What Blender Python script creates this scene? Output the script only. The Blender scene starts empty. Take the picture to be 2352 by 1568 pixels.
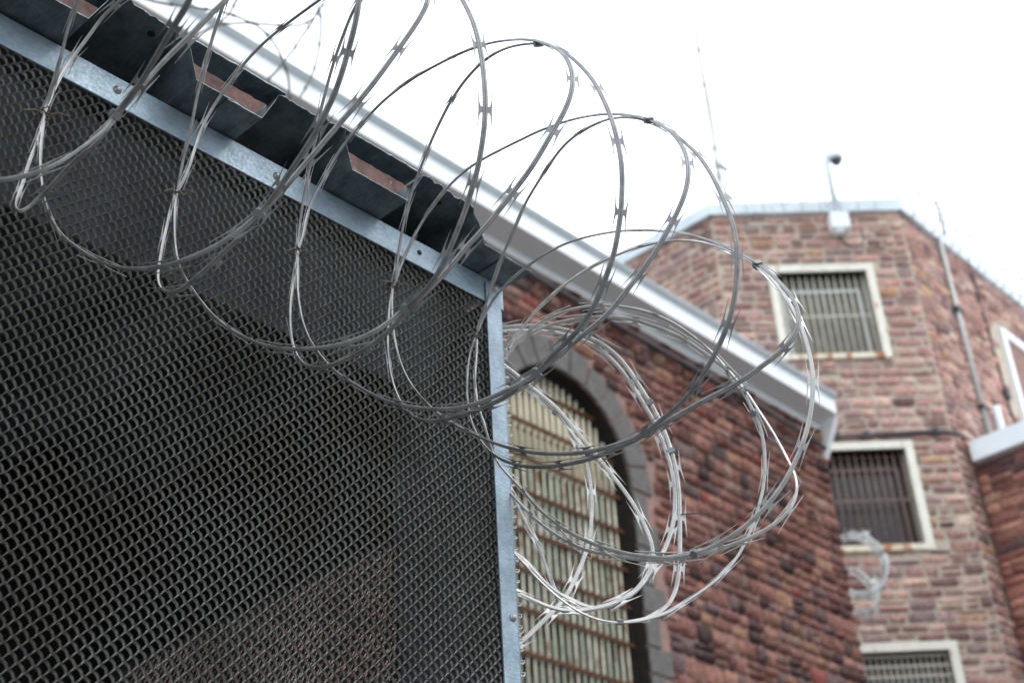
import bpy, bmesh, math, random
import numpy as np
from mathutils import Vector, Matrix
random.seed(7)
rng = np.random.default_rng(7)
C = bpy.context.scene
COL = C.collection
# ------------------------------------------------------------------ camera
# the camera stands at the origin (eye height 1.6 m, ground at z = -1.6); X runs along the cell house wall
PW, PH = 2352.0, 1568.0
cx, cy = PW / 2, PH / 2
V1 = np.array([4792 - cx, 2642 - cy]); VZ = np.array([-306.0, -5264.0])
F = math.sqrt(-(V1 @ VZ))
X = np.array([*V1, F]); X /= np.linalg.norm(X)
Z = np.array([*VZ, F]); Z /= np.linalg.norm(Z)
Y = np.cross(Z, X); Z = np.cross(X, Y)
R = np.array([X, Y, Z])
cam_data = bpy.data.cameras.new('camera')
cam = bpy.data.objects.new('camera', cam_data); COL.objects.link(cam)
M3 = Matrix(((R[0, 0], -R[0, 1], -R[0, 2]), (R[1, 0], -R[1, 1], -R[1, 2]), (R[2, 0], -R[2, 1], -R[2, 2])))
cam.matrix_world = M3.to_4x4()
cam_data.sensor_width = 36.0
cam_data.lens = F / PW * 36.0
cam_data.clip_start = 0.05; cam_data.clip_end = 3000
cam_data.dof.use_dof = True
cam_data.dof.focus_distance = 2.2
cam_data.dof.aperture_fstop = 5.6
C.camera = cam
# ------------------------------------------------------------------ world, sun, exposure
w = bpy.data.worlds.new('World'); C.world = w; w.use_nodes = True
nt = w.node_tree; nt.nodes.clear()
sky = nt.nodes.new('ShaderNodeTexSky'); sky.sky_type = 'NISHITA'; sky.sun_disc = False
SUN_EL, SUN_ROT = math.radians(52), math.radians(150)
sky.sun_elevation = SUN_EL; sky.sun_rotation = SUN_ROT
sky.air_density = 1.0; sky.dust_density = 5.0; sky.ozone_density = 1.0
mixn = nt.nodes.new('ShaderNodeMix'); mixn.data_type = 'RGBA'
mixn.inputs[0].default_value = 0.84
mixn.inputs[7].default_value = (15.2, 16.4, 17.8, 1)
bg = nt.nodes.new('ShaderNodeBackground'); bg.inputs[1].default_value = 0.10
wo = nt.nodes.new('ShaderNodeOutputWorld')
nt.links.new(sky.outputs[0], mixn.inputs[6]); nt.links.new(mixn.outputs[2], bg.inputs[0]); nt.links.new(bg.outputs[0], wo.inputs[0])
sl = bpy.data.lights.new('sun', 'SUN'); sl.energy = 1.0; sl.angle = math.radians(25); sl.color = (1, 0.97, 0.93)
so = bpy.data.objects.new('sun', sl); COL.objects.link(so)
sd = Vector((math.sin(SUN_ROT) * math.cos(SUN_EL), math.cos(SUN_ROT) * math.cos(SUN_EL), math.sin(SUN_EL)))
so.rotation_euler = sd.to_track_quat('Z', 'Y').to_euler()
C.view_settings.view_transform = 'Standard'; C.view_settings.look = 'None'
C.view_settings.gamma = 1.0; C.view_settings.use_curve_mapping = False
C.view_settings.exposure = 0.42
C.cycles.max_bounces = 6
C.cycles.use_denoising = True
# ------------------------------------------------------------------ helpers
SP = PW / 4096.0                       # photograph pixels -> measuring pixels
def ray(px, py):
    d = np.array([px * SP - cx, py * SP - cy, F]); d /= np.linalg.norm(d)
    return R @ d
def hit(px, py, ax, val):
    r = ray(px, py); return r * (val / r[ax])
def proj(P):
    P = np.atleast_2d(np.asarray(P, float)); c = P @ R
    return c[:, 0] / c[:, 2] * F + cx, c[:, 1] / c[:, 2] * F + cy, c[:, 2]

def tag(o, label=None, cat=None, group=None, kind=None):
    if label: o['label'] = label
    if cat: o['category'] = cat
    if group: o['group'] = group
    if kind: o['kind'] = kind
    return o
def thing(name, loc, label, cat, group=None):
    o = bpy.data.objects.new(name, None); COL.objects.link(o); o.location = loc
    o.empty_display_size = 0.2
    return tag(o, label, cat, group)
def link(name, me, parent=None, m=None):
    o = bpy.data.objects.new(name, me); COL.objects.link(o)
    if m is not None and len(me.materials) == 0: me.materials.append(m)
    if parent is not None:
        o.parent = parent
        top = parent; off = Vector(parent.location)
        while top.parent is not None:
            top = top.parent; off = off + Vector(top.location)
        o.location = -off
    return o
class MB:
    def __init__(s): s.v = []; s.f = []
    def add(s, vs, fs):
        b = len(s.v); s.v += [tuple(map(float, p)) for p in vs]; s.f += [tuple(i + b for i in f) for f in fs]; return s
    def box(s, a, b, fr=None):
        x0, y0, z0 = a; x1, y1, z1 = b
        vs = [(x0, y0, z0), (x1, y0, z0), (x1, y1, z0), (x0, y1, z0), (x0, y0, z1), (x1, y0, z1), (x1, y1, z1), (x0, y1, z1)]
        if fr is not None: vs = [fr(*p) for p in vs]
        return s.add(vs, [(3, 2, 1, 0), (4, 5, 6, 7), (0, 1, 5, 4), (1, 2, 6, 5), (2, 3, 7, 6), (3, 0, 4, 7)])
    def tube(s, pts, r, n=8, cap=True):
        pts = [Vector(p) for p in pts]
        rr = r if hasattr(r, '__len__') else [r] * len(pts)
        up = Vector((0, 0, 1)); rings = []; b = len(s.v); prev = None
        for i, p in enumerate(pts):
            t = (pts[min(i + 1, len(pts) - 1)] - pts[max(i - 1, 0)]).normalized()
            if prev is None:
                a = t.cross(up if abs(t.z) < .9 else Vector((1, 0, 0))).normalized()
            else:
                a = (prev - t * prev.dot(t)).normalized()
            prev = a; c = t.cross(a)
            for k in range(n):
                an = 2 * math.pi * k / n
                s.v.append(tuple(p + (a * math.cos(an) + c * math.sin(an)) * rr[i]))
        for i in range(len(pts) - 1):
            for k in range(n):
                k2 = (k + 1) % n
                s.f.append((b + i * n + k, b + i * n + k2, b + (i + 1) * n + k2, b + (i + 1) * n + k))
        if cap:
            s.f.append(tuple(b + k for k in range(n))[::-1]); s.f.append(tuple(b + (len(pts) - 1) * n + k for k in range(n)))
        return s
    def prism(s, poly, d):
        n = len(poly); d = Vector(d)
        vs = [Vector(p) for p in poly] + [Vector(p) + d for p in poly]
        return s.add(vs, [tuple(range(n))[::-1], tuple(range(n, 2 * n))] + [(i, (i + 1) % n, n + (i + 1) % n, n + i) for i in range(n)])
    def mesh(s, name, m=None, smooth=False):
        me = bpy.data.meshes.new(name); me.from_pydata(s.v, [], s.f)
        bm = bmesh.new(); bm.from_mesh(me); bmesh.ops.recalc_face_normals(bm, faces=bm.faces); bm.to_mesh(me); bm.free()
        if smooth:
            me.polygons.foreach_set('use_smooth', [True] * len(me.polygons))
        if m: me.materials.append(m)
        return me
    def build(s, name, m, parent=None, smooth=False, bevel=0):
        o = link(name, s.mesh(name, m, smooth), parent)
        if bevel:
            md = o.modifiers.new('bevel', 'BEVEL'); md.width = bevel; md.segments = 2; md.limit_method = 'ANGLE'
        return o
def np_mesh(name, V, Q, m, smooth=False):
    me = bpy.data.meshes.new(name)
    V = np.asarray(V, np.float32); Q = np.asarray(Q, np.int32)
    me.vertices.add(len(V)); me.vertices.foreach_set('co', V.ravel())
    me.loops.add(Q.size); me.loops.foreach_set('vertex_index', Q.ravel())
    me.polygons.add(len(Q)); me.polygons.foreach_set('loop_start', np.arange(len(Q), dtype=np.int32) * 4)
    me.update(calc_edges=True)
    if smooth: me.polygons.foreach_set('use_smooth', np.ones(len(Q), bool))
    me.materials.append(m); return me
# ------------------------------------------------------------------ materials
def newmat(name, col=(.5, .5, .5), rough=.6, metal=0.0, spec=0.5):
    m = bpy.data.materials.new(name); m.use_nodes = True
    b = m.node_tree.nodes['Principled BSDF']
    b.inputs['Base Color'].default_value = (*col, 1); b.inputs['Roughness'].default_value = rough
    b.inputs['Metallic'].default_value = metal; b.inputs['Specular IOR Level'].default_value = spec
    return m, m.node_tree, b
def node(nt, t, **kw):
    n = nt.nodes.new(t)
    for k, v in kw.items():
        if k.startswith('i_'):
            key = k[2:]; key = int(key) if key.isdigit() else key.replace('_', ' ')
            n.inputs[key].default_value = v
        else: setattr(n, k, v)
    return n
def pos(nt, scale=(1, 1, 1)):
    g = node(nt, 'ShaderNodeNewGeometry'); mp = node(nt, 'ShaderNodeMapping'); mp.inputs['Scale'].default_value = scale
    nt.links.new(g.outputs['Position'], mp.inputs[0]); return mp.outputs[0]
def noise(nt, vec, scale, detail=4, rough=.6):
    n = node(nt, 'ShaderNodeTexNoise'); n.inputs['Scale'].default_value = scale; n.inputs['Detail'].default_value = detail
    n.inputs['Roughness'].default_value = rough; nt.links.new(vec, n.inputs['Vector']); return n.outputs['Fac']
def ramp(nt, fac, stops):
    r = node(nt, 'ShaderNodeValToRGB'); cr = r.color_ramp
    while len(cr.elements) < len(stops): cr.elements.new(0.5)
    for e, (p, c) in zip(cr.elements, stops):
        e.position = p; e.color = (*c, 1) if len(c) == 3 else c
    nt.links.new(fac, r.inputs[0]); return r.outputs[0]
def mix(nt, fac, a, b, mode='MIX'):
    n = node(nt, 'ShaderNodeMix', data_type='RGBA', blend_type=mode)
    for idx, val in ((0, fac), (6, a), (7, b)):
        if hasattr(val, 'is_output') or isinstance(val, bpy.types.NodeSocket): nt.links.new(val, n.inputs[idx])
        elif idx == 0: n.inputs[0].default_value = val
        else: n.inputs[idx].default_value = (*val, 1)
    return n.outputs[2]
def bump(nt, b, fac, strength=.3, dist=.01):
    n = node(nt, 'ShaderNodeBump'); n.inputs['Strength'].default_value = strength; n.inputs['Distance'].default_value = dist
    nt.links.new(fac, n.inputs['Height']); nt.links.new(n.outputs[0], b.inputs['Normal'])
L3 = lambda nt, a, b: nt.links.new(a, b)

def simple_noise(name, c1, c2, scale=8, rough=.85, bs=.3, extra=None):
    m, nt, b = newmat(name, rough=rough, spec=.3)
    p = pos(nt); f = noise(nt, p, scale, 6, .65)
    c = ramp(nt, f, [(.3, c1), (.7, c2)])
    if extra:
        g = noise(nt, pos(nt, extra[2]), extra[1], 5, .7)
        c = mix(nt, ramp(nt, g, [(extra[3], (0, 0, 0)), (extra[3] + .1, (1,) * 3)]), c, extra[0])
    L3(nt, c, b.inputs['Base Color']); bump(nt, b, f, bs, .01); return m
# galvanised sheet and angle iron: mottled spangle, streaks, small stains
def galvanised(name, c1, c2, streak=(6, 60, 60), rough=.5, metal=.55):
    m, nt, b = newmat(name, rough=rough, metal=metal)
    p = pos(nt); ps = pos(nt, streak)
    vo = node(nt, 'ShaderNodeTexVoronoi'); vo.inputs['Scale'].default_value = 260; L3(nt, p, vo.inputs['Vector'])
    f1 = noise(nt, p, 18, 5, .65); f2 = noise(nt, ps, 9, 4, .6); f3 = noise(nt, p, 160, 3, .7)
    base = ramp(nt, f1, [(.3, c1), (.7, c2)])
    base = mix(nt, .35, base, ramp(nt, f2, [(.3, (.2, .2, .2)), (.7, (.95, .95, .95))]), 'OVERLAY')
    base = mix(nt, .16, base, vo.outputs['Color'], 'SOFT_LIGHT')
    st = ramp(nt, f3, [(.70, (0, 0, 0)), (.78, (1, 1, 1))])
    base = mix(nt, st, base, (.22, .2, .17))
    L3(nt, base, b.inputs['Base Color'])
    L3(nt, ramp(nt, f3, [(.3, (rough - .12,) * 3), (.7, (rough + .15,) * 3)]), b.inputs['Roughness'])
    bump(nt, b, f3, .08, .002)
    return m
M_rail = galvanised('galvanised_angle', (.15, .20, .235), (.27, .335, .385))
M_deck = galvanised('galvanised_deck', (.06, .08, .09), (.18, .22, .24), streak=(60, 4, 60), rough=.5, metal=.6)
M_patch_light = simple_noise('patchy_light_sheet', (.010, .014, .017), (.15, .19, .22), 5, .6, .05)  # light patches put into the mottled blue grey colour
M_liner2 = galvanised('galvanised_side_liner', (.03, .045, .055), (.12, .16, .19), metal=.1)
def wire_mat(name, c1, c2):
    m, nt, b = newmat(name, rough=.4, metal=.35)
    p = pos(nt); f = noise(nt, p, 40, 4, .6); g = noise(nt, p, 400, 2, .6)
    c = ramp(nt, f, [(.3, c1), (.7, c2)])
    c = mix(nt, ramp(nt, g, [(.62, (0, 0, 0)), (.72, (.6, .6, .6))]), c, (.2, .18, .16))
    L3(nt, c, b.inputs['Base Color']); L3(nt, ramp(nt, f, [(.3, (.30,) * 3), (.7, (.48,) * 3)]), b.inputs['Roughness'])
    return m
M_wire = wire_mat('razor_tape_shaded', (.17, .17, .175), (.34, .337, .33))  # front coil darker, corner coil lighter: sky exposure put into the colours
M_wire2 = wire_mat('razor_tape_lit', (.38, .375, .36), (.60, .59, .56))
M_clip, _, _ = newmat('clip_steel', (.22, .23, .24), .45, .7)
M_tie, _, _ = newmat('tie_wire_steel', (.10, .085, .07), .6, .5)
M_bolt, _, _ = newmat('bolt_zinc', (.32, .30, .29), .4, .7)
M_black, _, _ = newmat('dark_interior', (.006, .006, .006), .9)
def mesh_mat():
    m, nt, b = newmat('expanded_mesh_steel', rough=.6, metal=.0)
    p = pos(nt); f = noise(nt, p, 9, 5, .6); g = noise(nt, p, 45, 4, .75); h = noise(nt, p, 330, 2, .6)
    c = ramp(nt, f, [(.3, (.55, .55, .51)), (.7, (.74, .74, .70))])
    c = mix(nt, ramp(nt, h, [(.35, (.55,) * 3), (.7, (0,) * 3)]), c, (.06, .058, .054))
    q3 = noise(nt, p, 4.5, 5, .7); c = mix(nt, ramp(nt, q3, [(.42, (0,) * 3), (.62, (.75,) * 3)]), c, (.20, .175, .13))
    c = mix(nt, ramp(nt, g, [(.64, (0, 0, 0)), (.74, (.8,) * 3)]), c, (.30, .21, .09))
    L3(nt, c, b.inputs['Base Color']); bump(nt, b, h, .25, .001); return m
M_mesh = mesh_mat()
M_mesh_edge_shade = simple_noise('shaded_mesh_edge', (.045, .043, .038), (.10, .098, .088), 60, .7, .1)  # front facets coloured dark to offset the light they catch
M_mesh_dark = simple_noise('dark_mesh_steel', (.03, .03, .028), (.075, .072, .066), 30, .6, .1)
def stone_mat(name, use_attr):
    m, nt, b = newmat(name, rough=.9, spec=.25)
    p = pos(nt); f = noise(nt, p, 3.2, 6, .7); g = noise(nt, p, 14, 5, .7); h = noise(nt, p, 60, 3, .7)
    if use_attr:
        a = node(nt, 'ShaderNodeAttribute'); a.attribute_name = 'tone'; base = a.outputs['Color']
    else:
        a = node(nt, 'ShaderNodeObjectInfo'); base = a.outputs['Color']
    c = mix(nt, .72, base, ramp(nt, g, [(.32, (.14,) * 3), (.5, (.5,) * 3), (.7, (.82,) * 3)]), 'OVERLAY')
    c = mix(nt, .35, c, ramp(nt, f, [(.3, (.2, .18, .2)), (.7, (.8, .78, .75))]), 'OVERLAY')
    c = mix(nt, ramp(nt, h, [(.60, (0, 0, 0)), (.75, (.5,) * 3)]), c, (.05, .04, .04))
    L3(nt, c, b.inputs['Base Color']); bump(nt, b, g, .9, .06); return m
M_stone = stone_mat('rough_stone', False); M_stone_a = stone_mat('rough_stone_joined', True)
M_mortar_red = simple_noise('red_mortar', (.19, .115, .098), (.31, .19, .165), 9)
M_mortar_tan = simple_noise('tan_mortar', (.38, .32, .255), (.54, .47, .38), 7)
M_white = simple_noise('white_paint', (.70, .74, .76), (.80, .83, .84), 2, .5, .05)
M_coping = simple_noise('coping_paint', (.55, .62, .66), (.70, .76, .79), 2, .5, .05)
M_greypaint = simple_noise('grey_soffit_paint', (.72, .74, .75), (.77, .79, .80), 1.5, .6, .05)
M_cream_rust = simple_noise('rust_stained_sill', (.60, .52, .36), (.78, .74, .64), 5, .6, .1, ((.36, .13, .035), 3.2, (1, 1, .4), .50))
M_cream = simple_noise('cream_frame_paint', (.68, .65, .54), (.78, .76, .68), 5, .6, .1, ((.36, .13, .04), 5.5, (1, 1, .5), .60))
M_ashlar = simple_noise('grey_granite', (.08, .076, .072), (.145, .138, .130), 12, .85, .4)
M_bar = simple_noise('painted_bar', (.42, .39, .29), (.66, .62, .50), 12, .7, .1, ((.24, .10, .03), 3.5, (3, 3, .8), .53))
M_bar_cream = simple_noise('cream_bar', (.60, .54, .38), (.76, .70, .55), 7, .6, .1, ((.22, .10, .03), 5, (3, 3, .6), .62))
M_rust = simple_noise('rusted_iron', (.04, .018, .010), (.13, .048, .02), 16, .85, .3, ((.35, .3, .2), 8, (1, 1, 1), .72))
M_panel_cream = simple_noise('cream_board', (.30, .26, .17), (.50, .44, .31), 3, .7, .1, ((.30, .24, .12), 6, (3, 3, .5), .6))
M_glass_dirty = simple_noise('dirty_glazing', (.018, .024, .020), (.09, .10, .08), 2.6, .35, .05, ((.24, .25, .20), 5, (4, 4, .5), .62))
M_bar_green = simple_noise('green_grey_bar', (.28, .29, .20), (.50, .50, .40), 10, .7, .1, ((.20, .08, .03), 4.5, (3, 3, .6), .56))
M_glass_dark, _, _ = newmat('dark_glazing', (.028, .015, .013), .25)
M_screen = simple_noise('pale_screen', (.12, .115, .09), (.26, .25, .21), 4, .6, .1)
M_screen_dk = simple_noise('grey_screen', (.07, .08, .085), (.12, .13, .135), 4, .6, .1)
M_bargrey = simple_noise('grey_bar', (.44, .41, .33), (.60, .57, .48), 9, .7, .1)
M_bardark = simple_noise('dark_bar', (.13, .09, .08), (.24, .17, .15), 9, .7, .1)
M_pipe, _, _ = newmat('conduit_grey', (.36, .36, .35), .5, .4)
M_pipe_dk, _, _ = newmat('cable_dark', (.05, .05, .055), .6)
M_ball, _, _ = newmat('camera_dome_dark', (.05, .055, .06), .15)
M_ground = simple_noise('asphalt_ground', (.13, .13, .125), (.21, .21, .20), .8, .9, .3)
# ------------------------------------------------------------------ ground
gb = MB(); gb.add([(-900, -900, -1.6), (900, -900, -1.6), (900, 900, -1.6), (-900, 900, -1.6)], [(0, 1, 2, 3)])
tag(gb.build('ground', M_ground), kind='structure')
# ------------------------------------------------------------------ stones
def unit_stone(i):
    r = random.Random(100 + i); nx, nz = 4, 3; V = []; Q = []
    for j in range(nz + 1):
        for k in range(nx + 1):
            u = k / nx - .5; v = j / nz - .5
            e = (k in (0, nx)) or (j in (0, nz))
            corner = (k in (0, nx)) and (j in (0, nz))
            uu = u + (r.uniform(-.03, .03)) - (math.copysign(.035, u) if corner else 0)
            vv = v + (r.uniform(-.05, .05)) - (math.copysign(.05, v) if corner else 0)
            V.append((uu, -(r.uniform(.25, .6) if e else r.uniform(.7, 1.5)), vv))
    for j in range(nz):
        for k in range(nx):
            a = j * (nx + 1) + k; Q.append((a, a + 1, a + nx + 2, a + nx + 1))
    b = len(V); rim = [k for k in range(nx + 1)] + [(j + 1) * (nx + 1) - 1 for j in range(1, nz + 1)] + \
        [nz * (nx + 1) + k for k in range(nx - 1, -1, -1)] + [j * (nx + 1) for j in range(nz - 1, 0, -1)]
    for q in rim: V.append((V[q][0] * 1.02, .3, V[q][2] * 1.03))
    n = len(rim)
    for i2 in range(n): Q.append((rim[i2], b + i2, b + (i2 + 1) % n, rim[(i2 + 1) % n]))
    return V, Q
UNITS = [unit_stone(i) for i in range(16)]
UM = []
for i, (V, Q) in enumerate(UNITS):
    UM.append(np_mesh('stone_shape', V, Q, M_stone))
RED = [((.215, .105, .085), 6), ((.27, .14, .11), 4), ((.15, .078, .066), 4), ((.075, .05, .048), 3), ((.14, .095, .095), 2), ((.27, .155, .10), 1.4), ((.27, .09, .07), .6), ((.25, .155, .13), 2)]
TAN = [((.36, .225, .195), 5), ((.42, .275, .235), 5), ((.30, .185, .165), 4), ((.27, .19, .185), 3), ((.19, .115, .108), 1.6), ((.40, .25, .16), .9), ((.45, .33, .28), 2.5)]
WING = [((.32, .14, .11), 5), ((.38, .19, .14), 4), ((.22, .10, .08), 3), ((.12, .07, .07), 1.5), ((.36, .22, .15), 1)]
def pick(pal, r):
    t = r.uniform(0, sum(p[1] for p in pal))
    for c, w_ in pal:
        t -= w_
        if t <= 0: break
    k = r.uniform(.82, 1.2) * (1.28 if pal is TAN else 1); return tuple(min(.9, x * k * w2 * r.uniform(.96, 1.04)) for x, w2 in zip(c, (1.10, 1.06, 1.05)))  # tower stones lightened: hazy sky glare put into their colour
def stone_wall(parent, org, ux, nrm, u0, u1, z0, z1, hrange, wrange, gap, depth, pal, reject, limit, seed, big=.05):
    """rock-faced stones laid in courses; the ones that show largest are single parts, the rest one joined part"""
    r = random.Random(seed); org = np.array(org, float); ux = np.array(ux, float); nrm = np.array(nrm, float); uz = np.array([0, 0, 1.])
    S = []; z = z0
    while z < z1 - .05:
        h = min(r.uniform(*hrange), z1 - z); u = u0 - r.uniform(0, .3)
        while u < u1 - .06:
            wd = r.uniform(*wrange); ua, ub = max(u, u0), min(u + wd, u1)
            if u1 - ub < .12: ub = u1
            if ub - ua > .06:
                cells = [(ua, ub, z, z + h)]
                if h > .2 and r.random() < .22: m_ = z + h * r.uniform(.4, .6); cells = [(ua, ub, z, m_), (ua, ub, m_, z + h)]
                for c in cells:
                    c = reject(*c) if reject else c
                    if c: S.append(c)
            u += wd
        z += h
    items = []
    for (a, b, c, d) in S:
        cu, cz_ = (a + b) / 2, (c + d) / 2; P = org + ux * cu + uz * cz_
        q = [org + ux * a + uz * c, org + ux * b + uz * c, org + ux * b + uz * d, org + ux * a + uz * d]
        xs, ys, zz = proj(q); ar = 0
        if zz.min() > .1 and xs.max() > -20 and xs.min() < PW + 20 and ys.max() > -20 and ys.min() < PH + 20:
            ar = (xs.max() - xs.min()) * (ys.max() - ys.min())
        g = gap * r.uniform(.7, 1.4)
        items.append((ar, P, b - a - g, d - c - g, depth * r.uniform(.6, 1.5), r.randrange(len(UM)), pick(pal, r), r.random() < .5))
    items.sort(key=lambda t: -t[0])
    off = Vector(parent.location)
    AV, AQ, AC = [], [], []
    for i, (ar, P, sw, sh, dp, k, colr, flip) in enumerate(items):
        if sw < .03 or sh < .03: continue
        fx = -1 if flip else 1
        if i < limit and ar > 0:
            o = bpy.data.objects.new('stone', UM[k]); COL.objects.link(o); o.parent = parent
            Mx = Matrix(((ux[0] * sw * fx, -nrm[0] * dp * fx * 0 - nrm[0] * dp, 0, P[0] - off[0]), (ux[1] * sw * fx, -nrm[1] * dp, 0, P[1] - off[1]), (0, 0, sh, P[2] - off[2]), (0, 0, 0, 1)))
            o.matrix_basis = Mx; o.color = (*colr, 1)
        else:
            V, Q = UNITS[k]; V = np.array(V); b0 = sum(len(x) for x in AV)
            W_ = P + V[:, :1] * ux * sw * fx - V[:, 1:2] * nrm * dp + V[:, 2:3] * uz * sh
            AV.append(W_); AQ.append(np.array(Q) + b0); AC += [(*colr, 1)] * len(V)
    if AV:
        me = np_mesh('stonework', np.concatenate(AV), np.concatenate(AQ), M_stone_a)
        at = me.color_attributes.new('tone', 'FLOAT_COLOR', 'POINT'); at.data.foreach_set('color', np.array(AC, np.float32).ravel())
        o = link('stonework', me, parent); o['kind'] = 'stuff'
# ------------------------------------------------------------------ cell house (red wall with the arched window)
YW = 10.0; XE = 18.3; ZT = 11.05
ACX, AR, ACZ, AH = 12.0, 1.21, 8.02, 1.27
house = thing('cell_house', (12, 12, -1.6), 'long red stone cell house with a tall barred arched window behind the corner post', 'building')
wb = MB()
xl, xr = ACX - AR, ACX + AR
D1 = YW + .6
wb.box((2, YW, -1.6), (xl, D1, ZT)); wb.box((xr, YW, -1.6), (XE, D1, ZT)); wb.box((xl, YW, -1.6), (xr, D1, 3.6))
NA = 24
arc = [(ACX + AR * math.cos(t), ACZ + AH * math.sin(t)) for t in np.linspace(0, math.pi, NA + 1)]
for i in range(NA):
    (xa, za), (xb, zb) = arc[i], arc[i + 1]
    wb.prism([(xb, YW, zb), (xa, YW, za), (xa, YW, ZT), (xb, YW, ZT)], (0, .6, 0))
wb.box((2, D1, -1.6), (XE, 16, ZT - .4))
wb.build('wall', M_mortar_red, house)
def rej_red(a, b, c, d):
    # cut stones back from the window dressing
    m_ = .46
    if c > 10.6: return None
    cu, cz_ = (a + b) / 2, (c + d) / 2
    def inside(u, z):
        if z < ACZ: return abs(u - ACX) < AR + .40
        return ((u - ACX) / (AR + m_)) ** 2 + ((z - ACZ) / (AH + m_ - .03)) ** 2 < 1
    if inside(cu, cz_): return None
    if inside(a, cz_):
        while inside(a, cz_) and a < b: a += .03
    if inside(b, cz_):
        while inside(b, cz_) and b > a: b -= .03
    if inside(cu, c) or inside(cu, d):
        if c < ACZ + AH + .6 and inside(cu, c): c += .07
    return (a, b, c, d) if b - a > .08 else None
stone_wall(house, (0, YW, 0), (1, 0, 0), (0, -1, 0), 8.2, XE, 2.0, 10.64, (.14, .28), (.16, .44), .034, .055, RED, rej_red, 300, 3)
# granite voussoirs and quoins
def dress(o_pts, nm):
    mb = MB(); mb.prism(o_pts, (0, .12, 0)); return mb.build(nm, M_ashlar, house, bevel=.012)
nv = 13
for i in range(nv):
    t0 = math.pi * i / nv + .010; t1 = math.pi * (i + 1) / nv - .010
    wo_ = .40 + (.02 if i % 2 else 0)
    ts = np.linspace(t0, t1, 4)
    poly = [(ACX + AR * math.cos(t), YW - .03, ACZ + AH * math.sin(t)) for t in ts] + \
           [(ACX + (AR + wo_) * math.cos(t), YW - .03, ACZ + (AH + wo_) * math.sin(t)) for t in ts[::-1]]
    dress(poly, 'voussoir')
zq = ACZ - .02; i = 0
while zq > 3.7:
    hh = (.42, .34, .50, .38)[i % 4]; ww = (.26, .44)[i % 2]
    for sx in (-1, 1):
        xa = ACX + sx * AR; xb = ACX + sx * (AR + ww)
        x0, x1 = min(xa, xb), max(xa, xb)
        dress([(x0, YW - .03, zq - hh + .02), (x1, YW - .03, zq - hh + .02), (x1, YW - .03, zq), (x0, YW - .03, zq)], 'quoin')
    zq -= hh; i += 1
# arched window: iron frame, bars, rusty crossbars, boards above and dirty panes below
win = link('arched_window', MB().box((xl + .02, YW + .40, 3.6), (xr - .02, YW + .44, ACZ + AH - .02)).mesh('arched_window', M_black), house)
def inarch(z, inset=0.0):
    if z <= ACZ: return AR - inset
    t = (z - ACZ) / (AH - inset)
    return (AR - inset) * math.sqrt(max(0, 1 - t * t)) if t < 1 else 0
YG = YW + .20
fr = MB(); ts = np.linspace(0, math.pi, 25)
for i in range(24):
    q = []
    for t, k in ((ts[i], 0), (ts[i + 1], 0), (ts[i + 1], 1), (ts[i], 1)):
        q.append((ACX + (AR - .07 * k) * math.cos(t), YG - .02, ACZ + (AH - .07 * k) * math.sin(t)))
    fr.prism(q, (0, .08, 0))
fr.box((xl, YG - .02, 3.6), (xl + .06, YG + .06, ACZ)); fr.box((xr - .06, YG - .02, 3.6), (xr, YG + .06, ACZ))
M_frame_shade = simple_noise('iron_frame_and_shade', (.010, .009, .008), (.028, .022, .018), 10)  # near black: recess shade and dirt put into the colour
fr.build('frame', M_frame_shade, win)
lin = MB()
for i in range(24):
    q = []
    for t, k in ((ts[i], 0), (ts[i + 1], 0), (ts[i + 1], 1), (ts[i], 1)):
        q.append((ACX + (AR - .002 - .012 * k) * math.cos(t), YW + .012, ACZ + (AH - .002 - .012 * k) * math.sin(t)))
    lin.prism(q, (0, .165, 0))
lin.box((xl + .002, YW + .012, 3.6), (xl + .014, YG - .023, ACZ)); lin.box((xr - .014, YW + .012, 3.6), (xr - .002, YG - .023, ACZ))
lin.build('reveal_shade_strip', M_frame_shade, win)  # added dark strip round the reveal, standing in for the recess shadow
zc = [8.745 * 1.02 + .02, 8.25 * 1.02, 7.77 * 1.02, 7.316 * 1.02, 6.813 * 1.02, 6.327 * 1.02, 5.857 * 1.02, 5.46, 4.97]
pitch = .1195
for k in range(-10, 11):
    u = ACX + k * pitch
    if abs(k * pitch) > AR - .05: continue
    zt = ACZ + (AH - .08) * math.sqrt(max(0, 1 - (k * pitch / (AR - .07)) ** 2))
    zm = zc[2]
    b = MB(); b.tube([(u, YG, 3.6), (u + random.uniform(-.004, .004), YG, 5.5), (u, YG, zm)], .0185, 7)
    b.build('bar', random.choice([M_bar, M_bar_green, M_bar_green, M_bar]), win, smooth=True)
    b = MB(); b.tube([(u, YG, zm + .003), (u + random.uniform(-.004, .004), YG, zt)], .021, 7)
    b.build('bar', M_bar_cream, win, smooth=True)
for z in zc:
    wv = inarch(z, .03)
    for dy in (0,):
        b = MB(); b.box((ACX - wv, YG - .05, z - .024), (ACX + wv, YG - .028, z + .024)); b.build('crossbar', M_rust, win)
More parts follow.
